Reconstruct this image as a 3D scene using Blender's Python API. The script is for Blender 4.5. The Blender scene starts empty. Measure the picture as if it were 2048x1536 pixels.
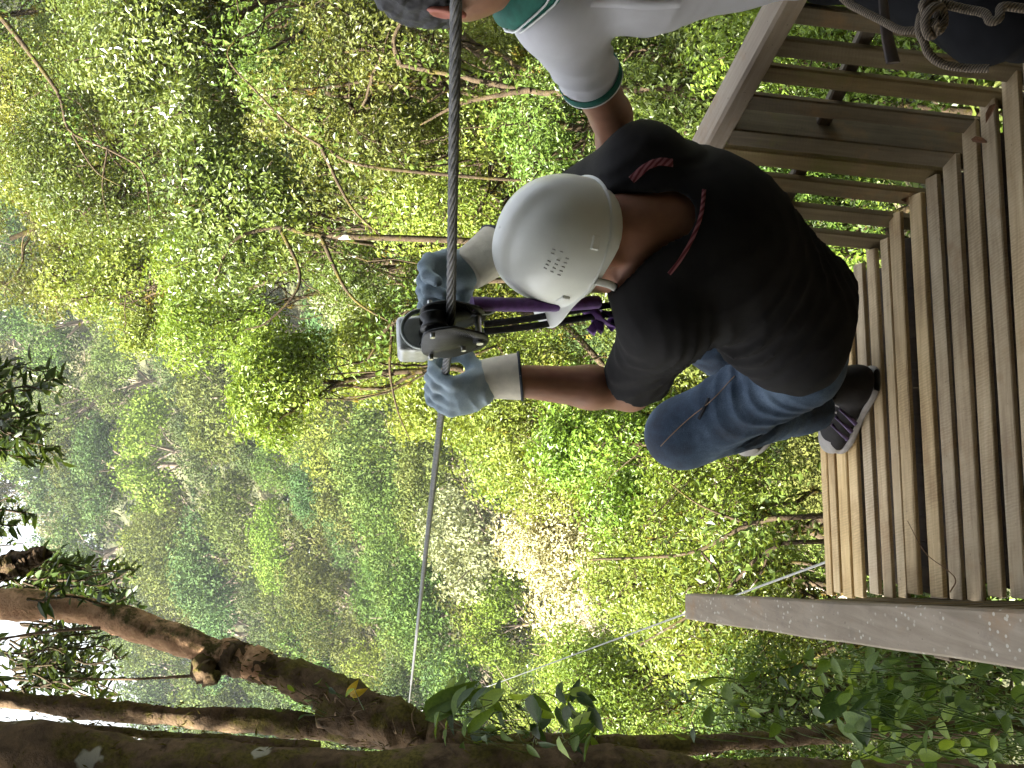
import bpy, bmesh, math, random
import numpy as np
from mathutils import Vector, Matrix

# ------------------------------------------------------------------ camera, sky, sun, exposure
SC = bpy.context.scene
COL = SC.collection
FPX, PITCH, EYE = 2100.0, math.radians(15.3), 1.6
CF = np.array([0, math.cos(PITCH), -math.sin(PITCH)])
CU = np.array([0, math.sin(PITCH), math.cos(PITCH)])
CR = np.array([1.0, 0, 0])
CAMP = np.array([0, 0, EYE])
cam_d = bpy.data.cameras.new('camera')
cam = bpy.data.objects.new('camera', cam_d)
COL.objects.link(cam)
cam_d.sensor_fit = 'HORIZONTAL'
cam_d.sensor_width = 36.0
cam_d.lens = 36.0 * FPX / 2048
cam_d.clip_start = 0.05
cam_d.clip_end = 2000
# the camera was held on its side: its x axis points down in the real world
M = Matrix(((-CU[0], CR[0], -CF[0], 0), (-CU[1], CR[1], -CF[1], 0), (-CU[2], CR[2], -CF[2], EYE), (0, 0, 0, 1)))
cam.matrix_world = M
SC.camera = cam

SUN_DIR = Vector((-0.64, -0.24, 0.73)).normalized()      # towards the sun
w = bpy.data.worlds.new('World'); SC.world = w; w.use_nodes = True
nt = w.node_tree
bg = nt.nodes['Background']
sky = nt.nodes.new('ShaderNodeTexSky'); sky.sky_type = 'NISHITA'; sky.sun_disc = False
sky.sun_elevation = math.asin(SUN_DIR.z); sky.sun_rotation = math.atan2(SUN_DIR.x, SUN_DIR.y)
sky.dust_density = 5.0; sky.air_density = 1.0; sky.ozone_density = 1.0
hsv = nt.nodes.new('ShaderNodeHueSaturation'); hsv.inputs['Saturation'].default_value = 0.35   # thin white cloud
nt.links.new(sky.outputs[0], hsv.inputs['Color']); nt.links.new(hsv.outputs[0], bg.inputs[0]); bg.inputs[1].default_value = 0.075
sl = bpy.data.lights.new('sun', 'SUN'); sl.energy = 5.0; sl.angle = math.radians(0.5); sl.color = (1.0, 0.95, 0.86)
so = bpy.data.objects.new('sun', sl); COL.objects.link(so)
so.rotation_euler = SUN_DIR.to_track_quat('Z', 'Y').to_euler()
so.location = (0, 0, 30)
SC.view_settings.view_transform = 'Standard'; SC.view_settings.look = 'None'
SC.view_settings.exposure = 3.25; SC.view_settings.gamma = 1.0
SC.view_settings.use_curve_mapping = False
SC.cycles.max_bounces = 8; SC.cycles.diffuse_bounces = 4; SC.cycles.transmission_bounces = 4
SC.cycles.volume_bounces = 0

# ------------------------------------------------------------------ helpers
def P(x, y, d):
    """point seen at photo pixel (x, y) at distance d along the view axis"""
    return CAMP + d * (CF - CU * (x - 1024) / FPX + CR * (768 - y) / FPX)

def on_z(x, y, z=0.0):
    r = CF - CU * (x - 1024) / FPX + CR * (768 - y) / FPX
    return CAMP + r * ((z - EYE) / r[2])

def unit(v):
    v = np.asarray(v, float); return v / (np.linalg.norm(v) + 1e-12)

def np_mesh(name, V, F, smooth=True):
    """V (n,3), F list of arrays (each (m,k))"""
    me = bpy.data.meshes.new(name)
    V = np.asarray(V, np.float32)
    if not isinstance(F, list): F = [F]
    F = [np.asarray(f, np.int32) for f in F if len(f)]
    me.vertices.add(len(V)); me.vertices.foreach_set('co', V.ravel())
    nl = sum(f.size for f in F); npoly = sum(len(f) for f in F)
    me.loops.add(nl); me.loops.foreach_set('vertex_index', np.concatenate([f.ravel() for f in F]))
    tot = np.concatenate([np.full(len(f), f.shape[1], np.int32) for f in F])
    start = np.concatenate([[0], np.cumsum(tot)[:-1]]).astype(np.int32)
    me.polygons.add(npoly)
    me.polygons.foreach_set('loop_start', start)
    me.polygons.foreach_set('loop_total', tot)
    me.polygons.foreach_set('use_smooth', np.full(npoly, smooth, bool))
    me.update(calc_edges=True); me.validate()
    return me

def link(name, me, m=None, parent=None, kind=None):
    o = bpy.data.objects.new(name, me); COL.objects.link(o)
    if m is not None:
        if len(me.materials) == 0: me.materials.append(m)
    if parent is not None:
        o.parent = parent
        o.matrix_parent_inverse = Matrix.Translation(-parent.location)
    if kind: o['kind'] = kind
    return o

def thing(name, label, cat, loc=(0, 0, 0), group=None):
    o = bpy.data.objects.new(name, None); COL.objects.link(o)
    o.empty_display_size = 0.1
    o.location = tuple(float(v) for v in loc)
    o['label'] = label; o['category'] = cat
    if group: o['group'] = group
    return o

def tag(o, label, cat, group=None):
    o['label'] = label; o['category'] = cat
    if group: o['group'] = group
    return o

class Geo:
    """collects pieces into one mesh"""
    def __init__(s): s.V = []; s.F = {}; s.n = 0
    def add(s, V, F):
        V = np.asarray(V, float); F = np.asarray(F, int)
        s.V.append(V); s.F.setdefault(F.shape[1], []).append(F + s.n); s.n += len(V)
    def mesh(s, name, smooth=True):
        return np_mesh(name, np.concatenate(s.V), [np.concatenate(f) for f in s.F.values()], smooth)

def frames(pts):
    pts = np.asarray(pts, float)
    T = np.gradient(pts, axis=0); T /= np.linalg.norm(T, axis=1)[:, None] + 1e-12
    up = np.array([0, 0, 1.0]) if abs(T[0][2]) < 0.9 else np.array([1.0, 0, 0])
    N = []; n = unit(np.cross(T[0], up))
    for t in T:
        n = unit(n - t * np.dot(n, t)); N.append(n)
    N = np.array(N); B = np.cross(T, N)
    return pts, T, N, B

def spline(pts, n):
    """Catmull-Rom through pts (any width), n samples"""
    pts = np.asarray(pts, float)
    q = np.concatenate([[2 * pts[0] - pts[1]], pts, [2 * pts[-1] - pts[-2]]])
    t = np.linspace(0, len(pts) - 1 - 1e-6, n); i = t.astype(int); u = (t - i)[:, None]
    a, b, c, d = q[i], q[i + 1], q[i + 2], q[i + 3]
    return 0.5 * (2 * b + (c - a) * u + (2 * a - 5 * b + 4 * c - d) * u ** 2 + (3 * b - a - 3 * c + d) * u ** 3)

def tube(geo, pts, rad, sides=8, flat=1.0, rough=0.0, rng=None, caps=True, naxis=None):
    pts, T, N, B = frames(pts)
    if naxis is not None:
        N = np.array([unit(naxis - t * np.dot(naxis, t)) for t in T]); B = np.cross(T, N)
    n = len(pts); rad = np.broadcast_to(np.asarray(rad, float), (n,))
    a = np.linspace(0, 2 * math.pi, sides, endpoint=False)
    R = rad[:, None] * np.ones(sides)[None]
    if rough and rng is not None: R = R * (1 + rough * rng.normal(size=R.shape).clip(-2, 2))
    V = pts[:, None] + N[:, None] * (np.cos(a)[None] * R)[..., None] + B[:, None] * (np.sin(a)[None] * R * flat)[..., None]
    i = np.arange(n - 1)[:, None] * sides; j = np.arange(sides)[None]; k = (j + 1) % sides
    F = np.stack([i + j, i + k, i + sides + k, i + sides + j], -1).reshape(-1, 4)
    V = V.reshape(-1, 3)
    geo.add(V, F)
    if caps:
        c0 = np.concatenate([V[:sides], pts[:1]]); c1 = np.concatenate([V[-sides:], pts[-1:]])
        jj = np.arange(sides); kk = (jj + 1) % sides
        geo.add(c0, np.stack([kk, jj, np.full(sides, sides)], -1))
        geo.add(c1, np.stack([jj, kk, np.full(sides, sides)], -1))

def box_geo(geo, c, ax, half, bev=0.0):
    """box with axes ax (rows), optional chamfer"""
    c = np.asarray(c, float); ax = np.asarray(ax, float); half = np.asarray(half, float)
    if bev <= 0:
        s = np.array([[x, y, z] for x in (-1, 1) for y in (-1, 1) for z in (-1, 1)]) * half
        V = c + s @ ax
        F = [(0, 1, 3, 2), (4, 6, 7, 5), (0, 4, 5, 1), (2, 3, 7, 6), (0, 2, 6, 4), (1, 5, 7, 3)]
        geo.add(V, F); return
    b = min(bev, half.min() * 0.49)
    bm = bmesh.new(); bmesh.ops.create_cube(bm, size=2)
    for v in bm.verts: v.co = Vector(half * np.array(v.co))
    bmesh.ops.bevel(bm, geom=bm.edges[:], offset=b, segments=1, affect='EDGES')
    bm.verts.index_update()
    V = np.array([v.co for v in bm.verts])
    bucket = {}
    for f in bm.faces: bucket.setdefault(len(f.verts), []).append([v.index for v in f.verts])
    bm.free()
    base = c + V @ ax
    s = geo.n
    first = True
    for k, fs in bucket.items():
        if first: geo.add(base, fs); first = False
        else: geo.F.setdefault(k, []).append(np.asarray(fs, int) + s)

# ---- signed-distance modelling: tapered limbs blended into one continuous surface
class Field:
    def __init__(s, lo, hi, h):
        s.lo = np.asarray(lo, float); s.h = h
        n = np.ceil((np.asarray(hi) - s.lo) / h).astype(int) + 1
        g = [s.lo[i] + h * np.arange(n[i]) for i in range(3)]
        s.p = np.stack(np.meshgrid(*g, indexing='ij'), -1).astype(np.float32)
        s.d = np.full(s.p.shape[:3], 9.0, np.float32)
    def cone(s, a, b, ra, rb):
        a = np.asarray(a, np.float32); ba = np.asarray(b, np.float32) - a
        q = s.p - a
        t = np.clip((q @ ba) / max(float(ba @ ba), 1e-9), 0, 1)
        d = q - t[..., None] * ba
        return np.sqrt((d * d).sum(-1)) - (ra + (rb - ra) * t)
    def ell(s, c, ax, r):
        q = (s.p - np.asarray(c, np.float32)) @ np.asarray(ax, np.float32).T
        r = np.asarray(r, np.float32)
        k0 = np.sqrt(((q / r) ** 2).sum(-1)); k1 = np.sqrt(((q / (r * r)) ** 2).sum(-1)) + 1e-6
        return k0 * (k0 - 1) / k1
    def box(s, c, ax, half, rd):
        q = np.abs((s.p - np.asarray(c, np.float32)) @ np.asarray(ax, np.float32).T) - (np.asarray(half, np.float32) - rd)
        return np.sqrt((np.maximum(q, 0) ** 2).sum(-1)) + np.minimum(q.max(-1), 0) - rd
    def plane(s, c, n):
        return (s.p - np.asarray(c, np.float32)) @ unit(n).astype(np.float32)
    def add(s, d, k=0.02):
        if k <= 0: s.d = np.minimum(s.d, d); return
        h = np.maximum(k - np.abs(s.d - d), 0) / k
        s.d = np.minimum(s.d, d) - h * h * k * 0.25
    def cut(s, d, k=0.004):
        d = -d
        h = np.maximum(k - np.abs(s.d - d), 0) / k
        s.d = np.maximum(s.d, d) + h * h * k * 0.25
    def noise(s, amp, freq, seed, n=6, where=None):
        r = np.random.default_rng(seed); v = 0
        for i in range(n):
            k = unit(r.normal(size=3)) * freq * r.uniform(0.6, 1.5)
            v = v + np.sin(s.p @ k.astype(np.float32) + r.uniform(0, 6.28))
        v = v / n ** 0.5
        s.d = s.d + (amp * v if where is None else amp * v * where)
    def folds(s, amp, axis, freq, c, radius, seed=0, sharp=1.0):
        """cloth folds running across `axis` near point c"""
        r = np.random.default_rng(seed)
        ph = s.p @ (unit(axis) * freq).astype(np.float32)
        for i in range(3):
            k = unit(r.normal(size=3)) * freq * 0.35
            ph = ph + 1.5 * np.sin(s.p @ k.astype(np.float32) + r.uniform(0, 6.28))
        q = s.p - np.asarray(c, np.float32)
        g = np.exp(-(q * q).sum(-1) / (radius * radius))
        s.d = s.d - amp * g * (1 - 2 * np.abs(np.sin(ph)) ** sharp)
    def mesh(s, name):
        f = s.d; nx, ny, nz = f.shape
        ins = f < 0
        c = [ins[i:nx - 1 + i, j:ny - 1 + j, k:nz - 1 + k] for i in (0, 1) for j in (0, 1) for k in (0, 1)]
        sm = sum(x.astype(np.int8) for x in c)
        act = (sm > 0) & (sm < 8)
        idx = np.full(act.shape, -1, np.int64); A = np.argwhere(act); idx[act] = np.arange(len(A))
        acc = np.zeros((len(A), 3)); cnt = np.zeros(len(A))
        corners = np.array([[i, j, k] for i in (0, 1) for j in (0, 1) for k in (0, 1)])
        vals = np.stack([f[A[:, 0] + i, A[:, 1] + j, A[:, 2] + k] for i, j, k in corners], 1)
        for a in range(8):
            for b in range(a + 1, 8):
                dd = corners[b] - corners[a]
                if np.abs(dd).sum() != 1: continue
                va, vb = vals[:, a], vals[:, b]
                m = (va < 0) != (vb < 0)
                t = va[m] / (va[m] - vb[m])
                acc[m] += corners[a] + t[:, None] * dd; cnt[m] += 1
        V = s.lo + s.h * (A + acc / cnt[:, None])
        F = []
        for ax in range(3):
            o1, o2 = [(1, 2), (2, 0), (0, 1)][ax]
            sl0 = [slice(1, f.shape[i] - 1) for i in range(3)]
            sl0[ax] = slice(0, f.shape[ax] - 1); sl1 = list(sl0); sl1[ax] = slice(1, f.shape[ax])
            a, b = ins[tuple(sl0)], ins[tuple(sl1)]
            for flip in (False, True):
                m = (a & ~b) if not flip else (~a & b)
                E = np.argwhere(m)
                if not len(E): continue
                off = np.array([1, 1, 1]); off[ax] = 0
                E = E + off
                def cell(d1, d2):
                    q = E.copy(); q[:, o1] += d1; q[:, o2] += d2
                    return idx[q[:, 0], q[:, 1], q[:, 2]]
                q = np.stack([cell(-1, -1), cell(0, -1), cell(0, 0), cell(-1, 0)], 1)
                F.append(q if not flip else q[:, ::-1])
        F = np.concatenate(F); F = F[(F >= 0).all(1)]
        return np_mesh(name, V, F)

# ------------------------------------------------------------------ materials
def new_mat(name):
    m = bpy.data.materials.new(name); m.use_nodes = True
    return m, m.node_tree, m.node_tree.nodes['Principled BSDF']

def N(nt, t, **kw):
    n = nt.nodes.new(t)
    for k, v in kw.items():
        if k.startswith('i_'):
            key = k[2:]
            n.inputs[int(key) if key.isdigit() else key].default_value = v
        else: setattr(n, k, v)
    return n

def ramp(nt, fac, stops, interp='LINEAR'):
    r = nt.nodes.new('ShaderNodeValToRGB'); r.color_ramp.interpolation = interp
    el = r.color_ramp.elements
    while len(el) < len(stops): el.new(0.5)
    for e, (p, c) in zip(el, stops):
        e.position = p; e.color = tuple(c) + (1,) if len(c) == 3 else c
    nt.links.new(fac, r.inputs[0]); return r.outputs[0]

def mix(nt, fac, a, b, mode='MIX'):
    m = nt.nodes.new('ShaderNodeMix'); m.data_type = 'RGBA'; m.blend_type = mode
    for s, v in ((m.inputs[0], fac), (m.inputs[6], a), (m.inputs[7], b)):
        if hasattr(v, 'is_linked') or isinstance(v, bpy.types.NodeSocket): nt.links.new(v, s)
        else: s.default_value = v if not isinstance(v, tuple) or len(v) == 4 else tuple(v) + (1,)
    return m.outputs[2]

def mathn(nt, op, a, b=None, c=None, clamp=False):
    m = nt.nodes.new('ShaderNodeMath'); m.operation = op; m.use_clamp = clamp
    for s, v in zip(m.inputs, (a, b, c)):
        if v is None: continue
        if isinstance(v, bpy.types.NodeSocket): nt.links.new(v, s)
        else: s.default_value = v
    return m.outputs[0]

def noise(nt, vec, scale, detail=4, rough=0.55, dist=0.0):
    n = N(nt, 'ShaderNodeTexNoise'); n.inputs['Scale'].default_value = scale
    n.inputs['Detail'].default_value = detail; n.inputs['Roughness'].default_value = rough
    n.inputs['Distortion'].default_value = dist
    if vec is not None: nt.links.new(vec, n.inputs['Vector'])
    return n.outputs['Fac']

def bump(nt, bs, h, strength, dist=0.01):
    b = N(nt, 'ShaderNodeBump'); b.inputs['Strength'].default_value = strength; b.inputs['Distance'].default_value = dist
    nt.links.new(h, b.inputs['Height']); nt.links.new(b.outputs[0], bs.inputs['Normal'])
    return b

def objco(nt, rnd=True, scale=(1, 1, 1)):
    tc = N(nt, 'ShaderNodeTexCoord'); v = tc.outputs['Object']
    if rnd:
        oi = N(nt, 'ShaderNodeObjectInfo')
        a = N(nt, 'ShaderNodeVectorMath', operation='SCALE'); a.inputs[0].default_value = (37, 51, 23)
        nt.links.new(oi.outputs['Random'], a.inputs['Scale'])
        b = N(nt, 'ShaderNodeVectorMath', operation='ADD')
        nt.links.new(v, b.inputs[0]); nt.links.new(a.outputs[0], b.inputs[1]); v = b.outputs[0]
    if scale != (1, 1, 1):
        m = N(nt, 'ShaderNodeVectorMath', operation='MULTIPLY'); m.inputs[1].default_value = scale
        nt.links.new(v, m.inputs[0]); v = m.outputs[0]
    return v

def plain(name, col, rough=0.6, var=0.15, nscale=40, bmp=0.15, metal=0.0, spec=0.5, bscale=None, sheen=0.0):
    m, nt, b = new_mat(name)
    v = objco(nt, False)
    n1 = noise(nt, v, nscale, 5)
    lo = tuple(c * (1 - var) for c in col); hi = tuple(min(1, c * (1 + var)) for c in col)
    nt.links.new(ramp(nt, n1, [(0.3, lo), (0.7, hi)]), b.inputs['Base Color'])
    b.inputs['Roughness'].default_value = rough; b.inputs['Metallic'].default_value = metal
    b.inputs['Specular IOR Level'].default_value = spec
    if sheen: b.inputs['Sheen Weight'].default_value = sheen
    if bmp: bump(nt, b, noise(nt, v, bscale or nscale * 6, 3), bmp, 0.002)
    return m

def leaf_mat(name, c1, c2, c3, trans=0.35, rough=0.42, objvar=0.25, spec=0.35, pscale=0.9):
    """leaf: colour varies leaf by leaf and tree by tree; light passes through"""
    m, nt, b = new_mat(name)
    g = N(nt, 'ShaderNodeNewGeometry'); oi = N(nt, 'ShaderNodeObjectInfo')
    # patches of older and younger growth, then a little difference leaf by leaf
    n_ = noise(nt, g.outputs['Position'], pscale, 3, .6)
    fac = mathn(nt, 'ADD', mathn(nt, 'MULTIPLY_ADD', n_, 1.7, -.62), mathn(nt, 'MULTIPLY', g.outputs['Random Per Island'], .42), clamp=True)
    col = ramp(nt, fac, [(0.0, c1), (0.55, c2), (1.0, c3)])
    hs = N(nt, 'ShaderNodeHueSaturation')
    nt.links.new(col, hs.inputs['Color'])
    nt.links.new(mathn(nt, 'MULTIPLY_ADD', oi.outputs['Random'], 0.05 * objvar / 0.25, 0.5 - 0.025 * objvar / 0.25), hs.inputs['Hue'])
    nt.links.new(mathn(nt, 'MULTIPLY_ADD', oi.outputs['Random'], objvar * 1.6, 1 - objvar * 0.8), hs.inputs['Value'])
    col = hs.outputs[0]
    nt.links.new(col, b.inputs['Base Color'])
    b.inputs['Roughness'].default_value = rough; b.inputs['Specular IOR Level'].default_value = spec
    tr = N(nt, 'ShaderNodeBsdfTranslucent')
    tcol = mix(nt, 1.0, col, (1.22, 1.12, 0.6, 1), 'MULTIPLY')
    nt.links.new(tcol, tr.inputs[0])
    ms = N(nt, 'ShaderNodeMixShader'); ms.inputs[0].default_value = trans
    out = nt.nodes['Material Output']
    nt.links.new(b.outputs[0], ms.inputs[1]); nt.links.new(tr.outputs[0], ms.inputs[2]); nt.links.new(ms.outputs[0], out.inputs[0])
    return m

def wood_mat(name, dark, mid, light, moss=0.0, saw=0.5, grey=0.0):
    m, nt, b = new_mat(name)
    v = objco(nt, True)
    vs = N(nt, 'ShaderNodeVectorMath', operation='MULTIPLY'); vs.inputs[1].default_value = (2.2, 30, 30); nt.links.new(v, vs.inputs[0])
    grain = noise(nt, vs.outputs[0], 2.0, 6, 0.6, 0.6)
    blot = noise(nt, v, 5.0, 4, 0.6)
    fac = mathn(nt, 'ADD', mathn(nt, 'MULTIPLY', grain, 0.55), mathn(nt, 'MULTIPLY', blot, 0.45))
    col = ramp(nt, fac, [(0.3, dark), (0.5, mid), (0.68, light)])
    oi = N(nt, 'ShaderNodeObjectInfo')
    hs = N(nt, 'ShaderNodeHueSaturation'); nt.links.new(col, hs.inputs['Color'])
    nt.links.new(mathn(nt, 'MULTIPLY_ADD', oi.outputs['Random'], 0.35, 0.82), hs.inputs['Value'])
    nt.links.new(mathn(nt, 'MULTIPLY_ADD', oi.outputs['Random'], 0.3, 0.8), hs.inputs['Saturation'])
    col = hs.outputs[0]
    # saw marks: fine slanted lines across the board
    wv = N(nt, 'ShaderNodeTexWave', wave_type='BANDS', bands_direction='DIAGONAL')
    wv.inputs['Scale'].default_value = 85; wv.inputs['Distortion'].default_value = 5.0; wv.inputs['Detail'].default_value = 2; wv.inputs['Detail Scale'].default_value = 1.5
    sv = N(nt, 'ShaderNodeVectorMath', operation='MULTIPLY'); sv.inputs[1].default_value = (1.0, 0.25, 0.25); nt.links.new(v, sv.inputs[0])
    nt.links.new(sv.outputs[0], wv.inputs['Vector'])
    sawm = mathn(nt, 'MULTIPLY', wv.outputs['Fac'], saw)
    sawm = mathn(nt, 'MULTIPLY', sawm, ramp(nt, noise(nt, v, 7, 3), [(0.35, (0, 0, 0)), (0.65, (1, 1, 1))]))
    col = mix(nt, mathn(nt, 'MULTIPLY', sawm, 0.35), col, tuple(c * 0.55 for c in dark))
    # orange stain and dark specks
    st = ramp(nt, noise(nt, v, 9, 5, 0.65), [(0.56, (0, 0, 0)), (0.72, (1, 1, 1))])
    col = mix(nt, mathn(nt, 'MULTIPLY', st, 0.45), col, (0.30, 0.16, 0.055, 1))
    sp = ramp(nt, noise(nt, v, 130, 2, 0.5), [(0.70, (0, 0, 0)), (0.76, (1, 1, 1))])
    col = mix(nt, mathn(nt, 'MULTIPLY', sp, 0.55), col, (0.05, 0.035, 0.02, 1))
    if moss:
        mm = ramp(nt, noise(nt, v, 6, 6, 0.7), [(0.62 - 0.2 * moss, (0, 0, 0)), (0.85 - 0.2 * moss, (1, 1, 1))])
        col = mix(nt, mathn(nt, 'MULTIPLY', mm, 0.8), col, (0.12, 0.13, 0.018, 1))
    nt.links.new(col, b.inputs['Base Color'])
    b.inputs['Roughness'].default_value = 0.62; b.inputs['Specular IOR Level'].default_value = 0.3
    h = mathn(nt, 'ADD', mathn(nt, 'MULTIPLY', grain, 0.6), mathn(nt, 'ADD', mathn(nt, 'MULTIPLY', wv.outputs['Fac'], 0.12 * saw), mathn(nt, 'MULTIPLY', noise(nt, v, 220, 2), 0.3)))
    bump(nt, b, h, 0.35, 0.004)
    return m

def bark_mat(name, c1, c2, moss=0.5, mosscol=(0.10, 0.085, 0.015), scale=1.0):
    m, nt, b = new_mat(name)
    v = objco(nt, False)
    n1 = noise(nt, v, 14 * scale, 8, 0.65, 0.4)
    col = ramp(nt, n1, [(0.32, c1), (0.6, c2), (0.78, tuple(min(1, x * 1.5) for x in c2))])
    n2 = noise(nt, v, 4.5 * scale, 7, 0.7)
    g = N(nt, 'ShaderNodeNewGeometry'); sx = N(nt, 'ShaderNodeSeparateXYZ'); nt.links.new(g.outputs['Normal'], sx.inputs[0])
    mf = mathn(nt, 'ADD', n2, mathn(nt, 'MULTIPLY', sx.outputs['X'], 0.08))
    mm = ramp(nt, mf, [(0.66 - 0.3 * moss, (0, 0, 0)), (0.74 - 0.25 * moss, (1, 1, 1))])
    mc = ramp(nt, noise(nt, v, 60 * scale, 4), [(0.3, tuple(x * 0.45 for x in mosscol)), (0.7, tuple(x * 1.3 for x in mosscol))])
    col = mix(nt, mm, col, mc)
    li = ramp(nt, noise(nt, v, 3.1 * scale, 4, 0.5), [(0.68, (0, 0, 0)), (0.70, (1, 1, 1))])
    col = mix(nt, mathn(nt, 'MULTIPLY', li, 0.7), col, (0.38, 0.37, 0.30, 1))
    nt.links.new(col, b.inputs['Base Color'])
    b.inputs['Roughness'].default_value = 0.9; b.inputs['Specular IOR Level'].default_value = 0.15
    h = mathn(nt, 'ADD', n1, mathn(nt, 'MULTIPLY', noise(nt, v, 70 * scale, 5, 0.7), 0.7))
    bump(nt, b, h, 0.8, 0.02 / scale)
    return m
# ------------------------------------------------------------------ leaves and crowns
def leaf_soup(Pp, Nn, L, rng, aspect=0.45, quad=False, droop=0.15, fold=0.12, tang=None):
    """one folded leaf at each point Pp with upper side Nn, length L"""
    n = len(Pp); Pp = np.asarray(Pp, float); Nn = Nn / (np.linalg.norm(Nn, axis=1)[:, None] + 1e-9)
    r = rng.normal(size=(n, 3)) if tang is None else tang + 0.4 * rng.normal(size=(n, 3))
    T = r - Nn * (r * Nn).sum(1)[:, None]; T /= np.linalg.norm(T, axis=1)[:, None] + 1e-9
    B = np.cross(Nn, T)
    L = np.broadcast_to(np.asarray(L, float), (n,))[:, None]
    W = L * aspect * 0.5 * rng.uniform(0.75, 1.2, (n, 1))
    base = Pp; tip = Pp + T * L - Nn * L * droop
    if not quad:
        l = Pp + T * L * 0.45 + B * W + Nn * W * fold * 3; r_ = Pp + T * L * 0.45 - B * W + Nn * W * fold * 3
        V = np.stack([base, r_, tip, l], 1).reshape(-1, 3)
        i = np.arange(n)[:, None] * 4
        return V, np.concatenate([i + [0, 1, 2], i + [0, 2, 3]], 0)
    lift = Nn * W * fold * 3
    l1 = Pp + T * L * 0.22 + B * W * 0.85 + lift; l2 = Pp + T * L * 0.62 + B * W * 0.8 + lift - Nn * L * droop * 0.35
    r1 = Pp + T * L * 0.22 - B * W * 0.85 + lift; r2 = Pp + T * L * 0.62 - B * W * 0.8 + lift - Nn * L * droop * 0.35
    V = np.stack([base, r1, r2, tip, l2, l1], 1).reshape(-1, 3)
    i = np.arange(n)[:, None] * 6
    return V, np.concatenate([i + [0, 1, 2, 3], i + [0, 3, 4, 5]], 0)

def sph(rng, n):
    v = rng.normal(size=(n, 3)); return v / np.linalg.norm(v, axis=1)[:, None]

def crown_cloud(rng, lobes, per, leaf, aspect=0.5, quad=False, shell=0.5, upbias=0.5, **kw):
    """leaves on the skins of several lobes; lobes rows: x,y,z,r"""
    Ps, Ns = [], []
    for x, y, z, r in lobes:
        n = int(per * r * r)
        s = sph(rng, n)
        s = s[(s[:, 2] > -0.75) | (rng.random(n) < 0.4)]
        n = len(s)
        rr = r * (shell + (1 - shell) * rng.random(n) ** 0.5) * (1 + 0.10 * np.sin(s @ rng.normal(size=3) * 5) + 0.08 * np.sin(s @ rng.normal(size=3) * 9))
        Ps.append(np.array([x, y, z]) + s * rr[:, None] * np.array([1, 1, 0.85]))
        Ns.append(s * 0.8 + np.array([0, 0, upbias]) + rng.normal(size=(n, 3)) * 0.55)
    Ps, Ns = np.concatenate(Ps), np.concatenate(Ns)
    return leaf_soup(Ps, Ns, leaf * rng.uniform(0.6, 1.3, len(Ps)), rng, aspect, quad, **kw)

def make_lobes(rng, n, R, lr, squash=0.75, top=-0.35):
    out = []
    while len(out) < n:
        s = sph(rng, 1)[0]
        if s[2] < top: continue
        q = s * (R - lr * 0.6) * rng.uniform(0.55, 1.0) * np.array([1, 1, squash])
        out.append((*q, lr * rng.uniform(0.6, 1.25)))
    return np.array(out)

LM = dict(
    lime=leaf_mat('leaf_lime', (0.075, 0.115, 0.012), (0.12, 0.165, 0.018), (0.18, 0.21, 0.034)),
    mid=leaf_mat('leaf_mid_green', (0.045, 0.078, 0.012), (0.08, 0.118, 0.018), (0.13, 0.155, 0.034)),
    gloss=leaf_mat('leaf_glossy', (0.045, 0.072, 0.012), (0.078, 0.112, 0.018), (0.13, 0.155, 0.034), rough=0.3, spec=0.6, trans=0.28),
    olive=leaf_mat('leaf_olive', (0.058, 0.082, 0.015), (0.10, 0.126, 0.024), (0.15, 0.16, 0.042)),
    yellow=leaf_mat('leaf_yellow_green', (0.085, 0.118, 0.015), (0.135, 0.168, 0.024), (0.19, 0.195, 0.042)),
    blue=leaf_mat('leaf_blue_green', (0.034, 0.064, 0.022), (0.06, 0.096, 0.032), (0.095, 0.125, 0.045)),
    pale=leaf_mat('leaf_pale', (0.14, 0.155, 0.07), (0.20, 0.205, 0.105), (0.26, 0.25, 0.15)),
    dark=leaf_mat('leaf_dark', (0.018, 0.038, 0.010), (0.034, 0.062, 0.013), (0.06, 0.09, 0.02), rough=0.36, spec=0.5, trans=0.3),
    dry=leaf_mat('leaf_dry', (0.22, 0.21, 0.10), (0.31, 0.285, 0.15), (0.38, 0.345, 0.21), trans=0.15),
)
BARK = bark_mat('bark_mossy', (0.022, 0.016, 0.009), (0.06, 0.043, 0.025), 0.5, (.075, .062, .012))
BARK_BIG = bark_mat('bark_big_tree', (0.038, 0.025, 0.013), (0.115, 0.076, 0.042), 0.42, (.085, .07, .014))
BARK_FAR = plain('bark_far', (0.13, 0.10, 0.07), 0.9, 0.3, 3, 0)
BARK_PALE = bark_mat('bark_pale', (0.19, 0.10, 0.05), (0.42, 0.26, 0.145), 0.36, (.06, .05, .012))
MOSS = leaf_mat('golden_moss', (0.09, 0.075, 0.012), (0.15, 0.115, 0.02), (0.19, 0.15, 0.035), trans=0.2, rough=0.8, spec=0.1)

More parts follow.
